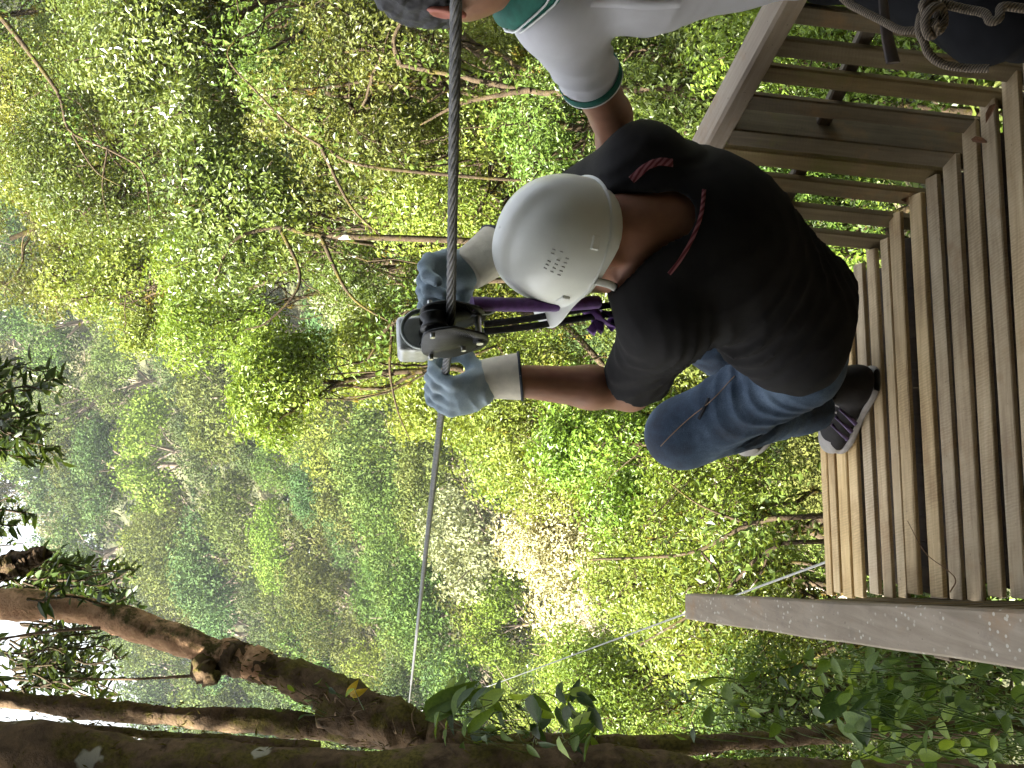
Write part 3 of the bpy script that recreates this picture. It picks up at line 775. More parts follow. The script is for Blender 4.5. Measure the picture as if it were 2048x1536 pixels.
# tufts of moss and tiny leaves along trunk and limbs
Ps, Ns = [], []
for s, n in ((trunk_s, 2600), (stem_s, 1500), (b2_s, 1100), (fork_s, 1300), (pale_s[:14], 150), (b3_s, 300)):
    i = r.integers(0, len(s), n); d = sph(r, n)
    Ps.append(s[i, :3] + d * s[i, 3:] * r.uniform(.9, 1.18, (n, 1)) + r.normal(size=(n, 3)) * .008); Ns.append(d)
Ps, Ns = np.concatenate(Ps), np.concatenate(Ns)
V, F = leaf_soup(Ps, Ns, r.uniform(.015, .05, len(Ps)), r, .25, tang=np.tile([0, 0, -.8], (len(Ps), 1)))
MOSS_D = leaf_mat('dark_moss', (0.045, 0.04, 0.010), (0.085, 0.07, 0.016), (0.13, 0.11, 0.03), trans=.15, rough=.9, spec=.1)  # darker moss colour for this tree
link('moss', np_mesh('moss', V, F, False), MOSS_D, bt, kind='stuff')
# the crown: unseen overhead, filled and trimmed to shade the platform; some sprays hang into view
lob = []
for k in range(430):
    X, Y = r.uniform(-12, 3.4), r.uniform(-10, 4.3)
    if Y > (.4 if X > -2 else 2.0 if X > -4 else 2.6): continue
    z = max(4.2, 2.9 + .24 * max(Y, 0)) + r.uniform(0, 3.4) + .12 * max(0, -X)
    lob.append((X, Y, z, r.uniform(.7, 1.15)))
V, F = crown_cloud(r, np.array(lob), 330, .34, .55, False, shell=.2)
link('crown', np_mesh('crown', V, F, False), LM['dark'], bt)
cg = Geo()
for s in (trunk_s, pale_s):
    top = s[0, :3] if s is trunk_s else s[-1, :3]
    for q in r.permutation(len(lob))[:26]:
        e = np.array(lob[q][:3])
        if np.linalg.norm(e - top) < 10:
            mid_ = np.array([top[0] * .6 + e[0] * .4, top[1] * .6 + e[1] * .4, max(top[2], 3.3)])
            tube(cg, spline([top, mid_, e], 16), np.linspace(.07, .02, 16), 6)
link('branch', cg.mesh('branch'), BARK, bt)

# unseen leaf masses added around the camera to block skylight from behind
q = []
for k in range(240):
    X, Y = r.uniform(-11, 11), r.uniform(-12, -2.9)
    if abs(X) < 2.2 and Y > -3.6: continue
    q.append((X, Y, float(ground_z(X, Y)) + r.uniform(.2, 5.5), r.uniform(.8, 1.5)))
for k in range(190):
    q.append((r.uniform(2.6, 11), r.uniform(-11, 1.2), r.uniform(3.2, 8.5), r.uniform(.8, 1.4)))
for k in range(60):
    q.append((r.uniform(-12, -7.5), r.uniform(-10, 1.5), r.uniform(-2, 4.5), r.uniform(.8, 1.4)))
V, F = crown_cloud(r, np.array(q), 110, .42, .55, False, shell=.2)
link('leaf_screen', np_mesh('leaf_screen', V, F, False), LM['dark'], kind='stuff')

def spray(label, boxpx, d, n_tw, leaf, m, seed, per=14, start=None, aspect=.42, name='leaf_spray', hole=None):
    """hanging twigs with alternate leaves filling a part of the view"""
    rr = np.random.default_rng(seed); x0, y0, x1, y1 = boxpx
    g = Geo(); Ps, Ns, Ts = [], [], []
    for k in range(n_tw):
        xe, ye = rr.uniform(x0, x1), rr.uniform(y0, y1)
        if hole and hole(xe, ye, rr): continue
        dd = d + rr.normal() * d * .06
        e = P(xe, ye, dd)
        s = P(xe + (start[0] - xe) * .35 - rr.uniform(10, 60), ye + (start[1] - ye) * .35 + rr.normal() * 25, dd + rr.normal() * .1)
        w3 = wiggle(rr, s, e, 4, .07)
        tube(g, w3, np.linspace(.006, .0022, len(w3)) * d / 4.5, 4, caps=False)
        T_ = unit(w3[-1] - w3[0])
        for i in np.linspace(3, len(w3) - 1, per).astype(int):
            side = unit(np.cross(T_, rr.normal(size=3)))
            Ps.append(w3[i]); Ts.append(T_ * .6 + side); Ns.append(np.array([0, 0, 1.0]) + rr.normal(size=3) * .55)
    t = thing(name, label, 'branch', Ps[0])
    link('twigs', g.mesh('twigs'), BARK, t, kind='stuff')
    V, F = leaf_soup(np.array(Ps), np.array(Ns), leaf * rr.uniform(.65, 1.25, len(Ps)), rr, aspect, True, droop=.2, tang=np.array(Ts))
    link('foliage', np_mesh('foliage', V, F, False), LM[m], t)
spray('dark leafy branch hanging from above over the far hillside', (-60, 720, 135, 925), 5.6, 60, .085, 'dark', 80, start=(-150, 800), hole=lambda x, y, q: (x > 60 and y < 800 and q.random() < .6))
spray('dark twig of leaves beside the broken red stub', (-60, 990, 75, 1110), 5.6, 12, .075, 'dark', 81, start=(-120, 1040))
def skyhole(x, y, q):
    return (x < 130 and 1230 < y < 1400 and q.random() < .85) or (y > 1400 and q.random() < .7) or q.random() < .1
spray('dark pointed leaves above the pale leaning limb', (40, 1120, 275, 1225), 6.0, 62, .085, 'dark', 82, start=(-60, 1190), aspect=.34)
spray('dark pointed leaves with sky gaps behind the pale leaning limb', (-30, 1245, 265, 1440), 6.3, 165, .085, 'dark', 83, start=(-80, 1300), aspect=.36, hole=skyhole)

# ------------------------------------------------------------------ broad-leaved plants around the fork and below the rail
def leaf_blade(L, W, curl, seed, n=6):
    """one broad leaf along +x with midrib and cupped halves, 20 faces"""
    rr = np.random.default_rng(seed); V, F = [], []
    for i in range(n + 1):
        t = i / n; w_ = W * math.sin(math.pi * min(1, t ** .75)) ** .8 * .5 if 0 < t < 1 else .0008
        z = -curl * L * t * t
        wv = .02 * L * math.sin(t * 9 + seed)
        V += [(L * t, w_, z + w_ * .35 + wv), (L * t, 0, z), (L * t, -w_, z + w_ * .35 - wv)]
    for i in range(n):
        a = i * 3
        F += [(a, a + 3, a + 4, a + 1), (a + 1, a + 4, a + 5, a + 2)]
    return np_mesh('leaf', np.array(V), np.array(F))
def big_leaf_mat(name, c1, c2, rough=.35):
    m, nt, b = new_mat(name)
    v = objco(nt, True)
    c = ramp(nt, noise(nt, v, 16, 4), [(0.35, c1), (0.65, c2)])
    wv = N(nt, 'ShaderNodeTexWave', wave_type='BANDS', bands_direction='X'); wv.inputs['Scale'].default_value = 24; nt.links.new(v, wv.inputs['Vector'])
    c = mix(nt, mathn(nt, 'MULTIPLY', wv.outputs['Fac'], .22), c, tuple(min(1, x * 1.7) for x in c2))
    nt.links.new(c, b.inputs['Base Color']); b.inputs['Roughness'].default_value = rough; b.inputs['Specular IOR Level'].default_value = .3
    tr = N(nt, 'ShaderNodeBsdfTranslucent'); nt.links.new(mix(nt, 1.0, c, (1.4, 1.3, .5, 1), 'MULTIPLY'), tr.inputs[0])
    ms = N(nt, 'ShaderNodeMixShader'); ms.inputs[0].default_value = .35
    nt.links.new(b.outputs[0], ms.inputs[1]); nt.links.new(tr.outputs[0], ms.inputs[2]); nt.links.new(ms.outputs[0], nt.nodes['Material Output'].inputs[0])
    bump(nt, b, wv.outputs['Fac'], .25, .003)
    return m
BL = dict(green=big_leaf_mat('broad_leaf_green', (.045, .085, .015), (.085, .135, .022), .5), dark=big_leaf_mat('broad_leaf_dark', (.016, .036, .012), (.034, .062, .018), .42),
          lime=big_leaf_mat('broad_leaf_lime', (.13, .2, .02), (.18, .25, .03)), gold=big_leaf_mat('broad_leaf_gold', (.35, .24, .02), (.45, .32, .03)))
LEAFM = {(m, k): None for m in BL for k in range(3)}
for (m, k) in LEAFM:
    me = leaf_blade(1.0, [.42, .34, .55][k], [.25, .4, .1][k], k); me.materials.append(BL[m]); LEAFM[(m, k)] = me
def put_leaf(parent, pos, tip_dir, up, L, m, k):
    o = bpy.data.objects.new('leaf', LEAFM[(m, k)]); COL.objects.link(o)
    x = unit(tip_dir); z = unit(np.asarray(up) - x * np.dot(up, x)); y = np.cross(z, x)
    o.parent = parent; o.matrix_parent_inverse = Matrix.Translation(-parent.location)
    o.matrix_basis = Matrix(((x[0] * L, y[0] * L, z[0] * L, pos[0]), (x[1] * L, y[1] * L, z[1] * L, pos[1]), (x[2] * L, y[2] * L, z[2] * L, pos[2]), (0, 0, 0, 1)))
def leafy_plant(label, region, n, Lr, d, kinds, seed, root, name='broad_leaf_plant', tipbias=(0, 0, 0)):
    rr = np.random.default_rng(seed); x0, y0, x1, y1 = region
    rp = P(*root)
    t = thing(name, label, 'plant', rp); g = Geo()
    for k in range(n):
        a, b = rr.uniform(x0, x1), rr.uniform(y0, y1); dd = d + rr.normal() * d * .05
        e = P(a, b, dd)
        lo = e + (rp - e) * min(1, .16 / np.linalg.norm(rp - e)) + rr.normal(size=3) * .05 + np.array([0, 0, -.10])
        s = (lo + e) / 2 + rr.normal(size=3) * .015
        tube(g, spline([lo, s, e], 8), np.linspace(.0028, .0016, 8), 4, caps=False)
        td = np.array([rr.normal(), rr.normal() * .5 - .2, rr.normal() * .5 - .25]) + np.asarray(tipbias)
        put_leaf(t, e, td, np.array([rr.normal() * .5, -.45 + rr.normal() * .4, .8]), rr.uniform(*Lr), kinds[int(rr.integers(len(kinds)))], int(rr.integers(3)))
    link('stems', g.mesh('stems'), LM['mid'], t, kind='stuff')
    return t
leafy_plant('broad glossy leaves growing at the fork of the mossy tree', (890, 1385, 1190, 1490), 85, (.07, .14), 4.45, ['dark', 'green', 'green', 'dark', 'lime'], 90, (1010, 1490, 4.7))
t = leafy_plant('long strap leaves pointing up from the fork of the mossy tree', (870, 1395, 905, 1425), 3, (.10, .14), 4.5, ['green'], 91, (850, 1440, 4.6))
for (a, b, c, dd) in (((845, 1425), (935, 1370), .24, 4.5), ((850, 1432), (950, 1358), .25, 4.45), ((850, 1440), (925, 1400), .2, 4.45), ((930, 1395), (985, 1378), .13, 4.5)):
    s, e = P(*a, dd), P(*b, dd - .05); put_leaf(t, s, e - s, np.array([.2, -.8, .5]), c, 'green', 1)
t = leafy_plant('small golden leaf with green tips on top of the pale limb', (690, 1375, 720, 1395), 2, (.05, .07), 4.85, ['green', 'lime'], 92, (705, 1405, 4.9))
for (a, b) in (((700, 1392), (738, 1378)), ((695, 1390), (712, 1366))):
    s, e = P(*a, 4.82), P(*b, 4.8); put_leaf(t, s, e - s, np.array([0, -.9, .3]), .085, 'gold', 0)
leafy_plant('broad leaves crowding in the shade under the left rail', (1620, 1285, 2048, 1470), 90, (.04, .095), 3.6, ['dark', 'green', 'green', 'green'], 93, (2150, 1440, 3.9))
t = leafy_plant('large bright ribbed leaf low beside the thin dark stem', (1640, 1400, 1780, 1440), 6, (.1, .16), 4.0, ['green', 'dark'], 94, (1860, 1500, 4.3))
for (a, b, L_) in (((1830, 1392), (1720, 1440), .27), ((1690, 1385), (1640, 1440), .16)):
    s, e = P(*a, 4.0), P(*b, 3.95); put_leaf(t, s, e - s, np.array([.1, -.8, .6]), L_, 'green' if L_ > .2 else 'dark', 2)
leafy_plant('scattered round green leaves on thin stems left of the dark stem', (1340, 1350, 1640, 1470), 40, (.05, .09), 4.3, ['green', 'lime', 'green', 'dark'], 95, (1680, 1500, 4.5))
leafy_plant('lime leaves catching light between the rail and the dark stem', (1540, 1290, 1720, 1400), 20, (.05, .09), 4.6, ['lime', 'green', 'green'], 96, (1820, 1400, 4.8))
leafy_plant('mixed green leaves at the lower corner beside the mossy trunk', (1700, 1430, 2040, 1530), 50, (.06, .11), 3.9, ['green', 'green', 'lime'], 97, (2150, 1520, 4.1))
t = leafy_plant('small glossy leaves sprouting along the mossy second limb', (560, 1365, 660, 1470), 12, (.03, .05), 4.75, ['green', 'lime', 'dark'], 98, (650, 1450, 4.85))
# ------------------------------------------------------------------ platform and railings
DECK = wood_mat('deck_wood', (.31, .195, .085), (.57, .42, .215), (.71, .56, .32), saw=.9)
SLAT = wood_mat('slat_wood', (.085, .06, .028), (.155, .116, .056), (.23, .175, .09), moss=.4, saw=.5)
RAILW = wood_mat('rail_wood', (.25, .19, .13), (.37, .29, .20), (.47, .38, .28), saw=.2)
GREYW = wood_mat('grey_rail_wood', (.15, .12, .085), (.235, .195, .145), (.32, .27, .21), saw=.0)
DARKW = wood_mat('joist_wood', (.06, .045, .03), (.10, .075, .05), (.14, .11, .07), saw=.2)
r = np.random.default_rng(5)
plat = thing('zipline_platform', 'wooden launch platform of narrow sawn planks with dark gaps', 'platform', (0, .8, -.1))
def obox(name, c, ax, half, m, parent, bev=.004, jit=0.0, kind=None):
    """one board as its own object, long side along its local x"""
    g = Geo(); box_geo(g, (0, 0, 0), np.eye(3), half, bev)
    V0 = g.V[0]
    if jit: V0 += r.normal(size=V0.shape) * jit
    o = bpy.data.objects.new(name, g.mesh(name, smooth=False)); COL.objects.link(o); o.data.materials.append(m)
    o.parent = parent; o.matrix_parent_inverse = Matrix.Translation(-parent.location)
    A = np.array(ax, float)
    o.matrix_basis = Matrix(((A[0][0], A[1][0], A[2][0], c[0]), (A[0][1], A[1][1], A[2][1], c[1]), (A[0][2], A[1][2], A[2][2], c[2]), (0, 0, 0, 1)))
    return o
ED = [(2.593, 2.556), (2.553, 2.514), (2.5116, 2.459), (2.4573, 2.4093), (2.3893, 2.3414), (2.3286, 2.2828), (2.2706, 2.228), (2.2245, 2.1727), (2.1428, 2.0869), (2.0769, 2.0266), (2.0149, 1.958), (1.9469, 1.893), (1.8825, 1.8287)]
y = 1.8187
while y > -1.2:
    wd = r.uniform(.050, .056); ED.append((y, y - wd)); y -= wd + r.uniform(.009, .013)
SL = .085
def left_x(y): return -.449 - .1757 * (y - 1.83)
def right_x(y): return min(.628 - .593 * (y - 1.864), 1.25)
for a, b in ED:
    ym = (a + b) / 2
    x0 = left_x(ym) + r.normal() * .004; x1 = right_x(ym + SL * .5) + .008 + r.normal() * .006
    d = unit((1, SL + r.normal() * .004, r.normal() * .0015)); n = unit(np.cross((0, 0, 1), d)); u = np.cross(d, n)
    cx = (x0 + x1) / 2; c = (cx, ym + SL * (cx + .29), -.0065 + r.normal() * .0012)
    obox('plank', c, (d, n, u), ((x1 - x0) / 2, (a - b) / 2 - .0040, .0065), DECK, plat, .0022, .0005)
# dark layer added just under the planks so the gaps read as shade
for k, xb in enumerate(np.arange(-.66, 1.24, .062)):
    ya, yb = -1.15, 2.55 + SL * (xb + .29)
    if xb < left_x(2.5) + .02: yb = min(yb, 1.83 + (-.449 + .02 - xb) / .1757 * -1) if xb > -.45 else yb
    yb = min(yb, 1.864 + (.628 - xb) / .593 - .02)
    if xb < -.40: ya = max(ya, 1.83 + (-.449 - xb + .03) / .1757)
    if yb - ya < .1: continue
    obox('gap_backing', (xb, (ya + yb) / 2, -.0445), ((0, 1, 0), (-1, 0, 0), (0, 0, 1)), ((yb - ya) / 2, .0308, .0105), DARKW, plat, .001)
for yj, xl in ((2.47, -.74), (1.6, -.6), (.6, -.5), (-.5, -.4)):
    d = unit((1, SL, 0)); n = unit(np.cross((0, 0, 1), d))
    x1 = right_x(yj) + .05; cx = (xl + x1) / 2
    obox('joist', (cx, yj + SL * cx, -.305), (d, n, (0, 0, 1)), ((x1 - xl) / 2, .035, .055), DARKW, plat)
for xs in (-.30, .15, .60):
    y1 = 2.5 if xs < .2 else 1.9
    obox('beam', (xs, (y1 - 1.2) / 2, -.152), ((0, 1, 0), (-1, 0, 0), (0, 0, 1)), ((y1 + 1.2) / 2, .03, .096), DARKW, plat)
for xs, yy in ((-.38, 2.3), (.2, 2.3), (-.38, -.9), (.9, -.9), (.8, 1.5)):
    obox('post', (xs, yy + .1, -1.55), ((0, 0, 1), (1, 0, 0), (0, 1, 0)), (1.21, .06, .06), DARKW, plat)

# right railing: leaning boards under a top rail
RU = unit((-.293, .494, 0)); RN = np.array([RU[1], -RU[0], 0])
rr_ = thing('wooden_railing', 'low mossy slatted railing on the right with a squared top rail', 'railing', (.7, 1.8, 0))
lean = np.array([.046, .10, .5]); lv = unit(lean)
LU = unit(RU - lv * np.dot(RU, lv)); LN = np.cross(LU, lv)
base0 = np.array([.642, 1.865, 0])
k = -6
s_list = [(-.44, 0), (-.354, 0), (-.268, 0), (-.182, 0), (-.096, 0), (-.012, 0), (.06, 0), (.143, 0), (.232, 1), (.308, 0), (.385, 0), (.475, 0), (.562, 0)]
for s, post in s_list:
    b = base0 + RU * s
    hw, th = (.025, .036) if post else (.0225 + r.normal() * .001, .0085)
    lo, hi = (-.16, .50) if post else (-.06, .499)
    c = b + lean * ((lo + hi) / 2 / .5) + LN * (th + .004)
    if post: c = c - LN * .018
    obox('post' if post else 'slat', c, (lv, LU, LN), ((hi - lo) / 2 * np.linalg.norm(lean) / .5 - .001, hw, th), SLAT, rr_, .003, .0008)
c0 = np.array([.56, 2.146, .50]); d = RU
cen = c0 + d * (-.28) + RN * .033 + np.array([0, 0, .025])
obox('top_rail', cen, (d, -RN, (0, 0, 1)), (.60, .036, .0245), RAILW, rr_, .006, .0008)
# lower back batten seen in the gaps
cb = base0 + RU * .05 + lean * .62 + LN * .042
obox('batten', cb, (LU, -LN, lv), (.55, .012, .016), DARKW, rr_)
# left railing seen along its length
lr = thing('wooden_railing', 'weathered grey left handrail spotted with pale lichen', 'railing', (-.42, 1.3, 0))
def hexa(name, top, thick, m, parent):
    t = np.array(top, float); b = t.copy(); b[:, 2] -= thick
    o0 = t.mean(0); V = np.concatenate([t, b]) - o0
    g = Geo(); g.add(V, [(0, 1, 2, 3), (7, 6, 5, 4), (0, 4, 5, 1), (1, 5, 6, 2), (2, 6, 7, 3), (3, 7, 4, 0)])
    me = g.mesh(name, False)
    bm = bmesh.new(); bm.from_mesh(me); bmesh.ops.subdivide_edges(bm, edges=[e for e in bm.edges if e.calc_length() > .4], cuts=14)
    for v in bm.verts: v.co += Vector(r.normal(size=3) * .0008)
    bmesh.ops.bevel(bm, geom=[e for e in bm.edges if e.calc_length() > .02 and e.calc_face_angle(0) > .8], offset=.004, segments=1, affect='EDGES')
    bmesh.ops.recalc_face_normals(bm, faces=bm.faces[:]); bm.to_mesh(me); bm.free()
    o = link(name, me, m, parent); o.location = tuple(o0)
    return o
ex = (.3 - 1.252) / (2.399 - 1.252)
inn = lambda t: np.array([-.325 + t * -.195, 1.252 + t * 1.147, .5]); out_ = lambda t: np.array([-.408 + t * -.175, 1.252 + t * 1.147, .5])
LRAIL = GREYW.copy(); LRAIL.name = 'lichen_rail_wood'
for q in LRAIL.node_tree.nodes:
    if q.type == 'VECT_MATH' and q.operation == 'MULTIPLY' and abs(q.inputs[1].default_value[0] - 2.2) < .01: q.inputs[1].default_value = (26, 2.5, 26)
nt_ = LRAIL.node_tree; bs = nt_.nodes['Principled BSDF']; src = bs.inputs['Base Color'].links[0].from_socket
v_ = objco(nt_, False)
vo = N(nt_, 'ShaderNodeTexVoronoi', feature='F1'); vo.inputs['Scale'].default_value = 75; nt_.links.new(v_, vo.inputs['Vector'])
ring = ramp(nt_, mathn(nt_, 'ADD', vo.outputs['Distance'], mathn(nt_, 'MULTIPLY', noise(nt_, v_, 120, 3), .12)), [(.25, (1, 1, 1)), (.30, (0, 0, 0))])
sel = ramp(nt_, noise(nt_, v_, 9, 3), [(.42, (0, 0, 0)), (.55, (1, 1, 1))])
cc = mix(nt_, mathn(nt_, 'MULTIPLY', mathn(nt_, 'MULTIPLY', ring, sel), .55), src, (.62, .60, .50, 1))
cc = mix(nt_, mathn(nt_, 'MULTIPLY', ramp(nt_, noise(nt_, v_, 17, 5, .7), [(.55, (0, 0, 0)), (.7, (1, 1, 1))]), .45), cc, (.14, .115, .09, 1))
nt_.links.new(cc, bs.inputs['Base Color'])
hexa('top_rail', [inn(ex), inn(1), out_(1), out_(ex)], .035, LRAIL, lr)
for yy in np.arange(.45, 2.36, .088):
    t = (yy - 1.252) / 1.147
    xt = inn(t)[0] - .030; xb = left_x(yy) - .014
    top = np.array([xt, yy, .463]); bot = np.array([xb, yy - .02, -.06]); v1 = unit(top - bot)
    u1 = unit(np.array([-.17, 1, 0]) - v1 * np.dot((-.17, 1, 0), v1))
    obox('slat', (top + bot) / 2, (v1, u1, np.cross(v1, u1)), (np.linalg.norm(top - bot) / 2, .029, .010), SLAT, lr, .003)

# ------------------------------------------------------------------ cable, guy wire
STEEL, nt_, bs = new_mat('steel_cable')
v_ = objco(nt_, False)
nt_.links.new(ramp(nt_, noise(nt_, v_, 60, 4), [(.3, (.055, .055, .055)), (.7, (.14, .138, .132))]), bs.inputs['Base Color'])
bs.inputs['Metallic'].default_value = .75; bs.inputs['Roughness'].default_value = .42
CA, CB = P(912, 0, 1.48), P(901.5, 650, 1.99)
CC = P(820, 1390, 9.4)
cdirA = unit(CB - CA); cdirB = unit(CC - CB)
cable_pts = [CA - cdirA * 2.0, CB - cdirA * .06, CB + cdirB * .06, CC + cdirB * 22]
cab = thing('zipline_cable', 'thick twisted steel cable running from the near edge down across the valley', 'cable', CB)
g = Geo()
base_path = np.concatenate([np.linspace(cable_pts[0], cable_pts[1], 170), spline([cable_pts[1], CB, cable_pts[2]], 12)[1:], np.linspace(cable_pts[2], CB + cdirB * 7, 420)[1:]])
pts_, T_, N_, B_ = frames(base_path)
arc = np.concatenate([[0], np.cumsum(np.linalg.norm(np.diff(pts_, axis=0), axis=1))])
for kx in range(6):
    a = arc * 2 * math.pi / .125 + kx * 2 * math.pi / 6
    sp = pts_ + (N_ * np.cos(a)[:, None] + B_ * np.sin(a)[:, None]) * .0057
    g2 = Geo(); tube(g2, sp, .0037, 6)
    link('strand', g2.mesh('strand'), STEEL, cab)
g = Geo(); tube(g, base_path, .0042, 6); link('core', g.mesh('core'), STEEL, cab)
g = Geo(); tube(g, np.array([CB + cdirB * 6.99, CB + cdirB * 16, CB + cdirB * 36 + [0, 0, -.5]]), .0066, 6); link('far_run', g.mesh('far_run'), STEEL, cab)
g = Geo(); ga, gb = P(1652, 1124, 2.95), P(905, 1399, 6.2)
tube(g, np.linspace(ga, gb + (gb - ga) * .35, 20), np.linspace(.0038, .0017, 20), 6)
gw = link('guy_wire', g.mesh('guy_wire'), plain('pale_wire', (.36, .36, .33), .5, .1, 30, 0, .3))
tag(gw, 'thin pale wire slanting from the platform corner down past the left rail end', 'wire')

# ------------------------------------------------------------------ trolley on the cable
BLACKM = plain('black_metal', (.016, .016, .016), .36, .5, 60, .25, .5)
SILV = plain('silver_metal', (.62, .63, .62), .3, .08, 20, .05, .9)
GREYG = plain('grey_cast_metal', (.30, .33, .31), .45, .1, 20, .05, .5)
PURP = plain('purple_webbing', (.085, .018, .16), .7, .25, 90, .3, sheen=.3)
WEB = plain('black_webbing', (.018, .017, .018), .75, .3, 120, .3)
c_ = cdirB; s_ = unit(np.cross(c_, (0, 0, 1))); u_ = np.cross(s_, c_); tc = CB + u_ * .008 + c_ * .02
tro = thing('zipline_trolley', 'black pulley trolley with a silver end block riding on the cable', 'pulley', tc)
def plate(off, name='side_plate'):
    out = [(-.088, -.012), (-.075, .035), (-.045, .055), (.045, .055), (.075, .035), (.088, -.012), (.06, -.055), (.028, -.088), (-.028, -.088), (-.06, -.055)]
    oc = spline(np.array(out + out[:1]), 41)[:-1] * np.array([.82, .86]); n = len(oc)
    hole = [(.016 * math.cos(a), -.062 + .014 * math.sin(a)) for a in np.linspace(0, 2 * math.pi, n, endpoint=False) + math.atan2(oc[0][1] + .062, oc[0][0])]
    rings = []
    for th, src_ in ((-.003, hole), (-.003, oc * .97), (-.0015, oc), (.0015, oc), (.003, oc * .97), (.003, hole)):
        rings.append([tc + s_ * (off + th) + c_ * q[0] + u_ * q[1] for q in src_])
    V = np.array(rings).reshape(-1, 3); F = []
    for a in range(len(rings)):
        b = (a + 1) % len(rings)
        for i in range(n): F.append((a * n + i, a * n + (i + 1) % n, b * n + (i + 1) % n, b * n + i))
    g = Geo(); g.add(V, F); o = link(name, g.mesh(name), BLACKM, tro)
plate(-.027); plate(.027)
def sheave(cc, R, hw, m, name, groove=.25):
    prof = [(0, -hw), (R * .55, -hw), (R, -hw), (R, -hw * .8), (R * (1 - groove), 0), (R, hw * .8), (R, hw), (R * .55, hw), (0, hw)]
    n = 28; V, F = [], []
    for rad, h in prof:
        for i in range(n):
            a = 2 * math.pi * i / n
            V.append(cc + s_ * h + (c_ * math.cos(a) + u_ * math.sin(a)) * max(rad, .0005))
    for j in range(len(prof) - 1):
        for i in range(n): F.append((j * n + i, j * n + (i + 1) % n, (j + 1) * n + (i + 1) % n, (j + 1) * n + i))
    g = Geo(); g.add(V, F); link(name, g.mesh(name), m, tro)
for o_ in (-.036, .036): sheave(tc + c_ * o_ + u_ * .024, .027, .014, BLACKM, 'sheave')
for o_ in (-.05, .02, .055):
    for hgt in ((.03,) if abs(o_) > .04 else (-.032,)):
        for sd in (-1, 1):
            g = Geo(); a = tc + c_ * o_ + u_ * hgt + s_ * sd * .028
            tube(g, np.array([a, a + s_ * sd * .010]), [.0055, .005], 6); link('bolt', g.mesh('bolt'), SILV, tro)
g = Geo(); a = tc + u_ * -.062
tube(g, np.array([a - s_ * .034, a + s_ * .034]), .007, 8); link('axle', g.mesh('axle'), SILV, tro)
f = Field(P(826, 677, 2.08) - .08, P(826, 677, 2.08) + .08, .0025)
cc = P(824, 678, 2.08)
f.add(f.box(cc, np.array([s_, c_, u_]), (.038, .036, .030), .012), 0)
f.add(f.box(cc - u_ * .026 - s_ * .012, np.array([s_, c_, u_]), (.024, .03, .03), .01), .012)
m, nt_, b = new_mat('end_block'); g_ = N(nt_, 'ShaderNodeNewGeometry')
v_ = objco(nt_, False)
nt_.links.new(ramp(nt_, noise(nt_, v_, 40, 4), [(.35, (.42, .44, .43)), (.7, (.6, .61, .6))]), b.inputs['Base Color'])
b.inputs['Roughness'].default_value = .35; b.inputs['Metallic'].default_value = .45
link('end_block', f.mesh('end_block'), m, tro)
g = Geo(); q = [cc - c_ * .045 + s_ * .04 * math.cos(a) + u_ * (.04 * math.sin(a) - .02) for a in np.linspace(-.6, math.pi * 1.1, 20)]
tube(g, np.array(q), .006, 8, flat=.6); link('guard', g.mesh('guard'), GREYG, tro)
# purple sleeve and black straps down to the harness
g = Geo(); q = spline([P(944, 608, 2.0), P(1000, 609, 2.02), P(1110, 610, 2.08), P(1196, 604, 2.14)], 30)
tube(g, q, np.where(np.arange(30) == 0, .0145, .0135), 12, rough=.02, rng=r); link('sleeve', g.mesh('sleeve'), PURP, tro)
for dy in (-9, 9):
    g = Geo(); q = spline([P(968, 656 + dy * .8, 2.06), P(1060, 645 + dy * .9, 2.1), P(1180, 625 + dy, 2.16), P(1300, 608 + dy, 2.26)], 24)
    tube(g, q, .0068, 8, flat=.35, naxis=CR); link('strap', g.mesh('strap'), WEB, tro)
g = Geo(); q = [P(955, 612, 2.02) + (CU * math.cos(a) * .028 + CR * math.sin(a) * .014) - CU * .01 for a in np.linspace(0, 2 * math.pi, 25)]
tube(g, np.array(q), .004, 7, caps=False); link('carabiner', g.mesh('carabiner'), GREYG, tro)
g = Geo()
for q in ([(1165, 606, 2.16), (1200, 640, 2.17), (1240, 652, 2.2), (1290, 640, 2.25)], [(1180, 650, 2.17), (1195, 660, 2.17), (1192, 632, 2.17), (1170, 615, 2.17)], [(1200, 622, 2.18), (1245, 636, 2.2), (1290, 618, 2.26)], [(1215, 655, 2.2), (1250, 628, 2.2), (1300, 640, 2.27)]):
    tube(g, spline([P(*z) for z in q], 20), .013, 8, flat=.3, naxis=unit(CU + CR * .3))
link('webbing_loop', g.mesh('webbing_loop'), PURP, tro)

# small things lying on the deck
g = Geo(); q = spline([on_z(1815, 1042, .012), on_z(1850, 1105, .016), on_z(1892, 1138, .014), on_z(1911, 1160, .012), on_z(1900, 1184, .010)], 30)
tube(g, q, np.linspace(.0008, .0018, 30), 5); tag(link('twig', g.mesh('twig'), plain('twig', (.22, .13, .06), .8, .3, 60, 0)), 'thin curved brown twig lying across the planks', 'twig')
DRYLEAF = plain('dry_leaf', (.22, .10, .04), .7, .4, 80, .2)
for (a, b), lab in (((1942, 278), 'curled dry leaf caught at the foot of the big railing post'), ((1813, 405), 'dry leaf caught between plank end and slat behind the rider'), ((1992, 206), 'dry leaf caught at the foot of the nearer slat')):
    V, F = leaf_soup(np.array([on_z(a, b, .012)]), np.array([[.3, -.3, .9]]), .045, r, .45, True)
    o = link('dead_leaf', np_mesh('dead_leaf', V, F, False), DRYLEAF); tag(o, lab, 'leaf', 'dry leaves on the platform')
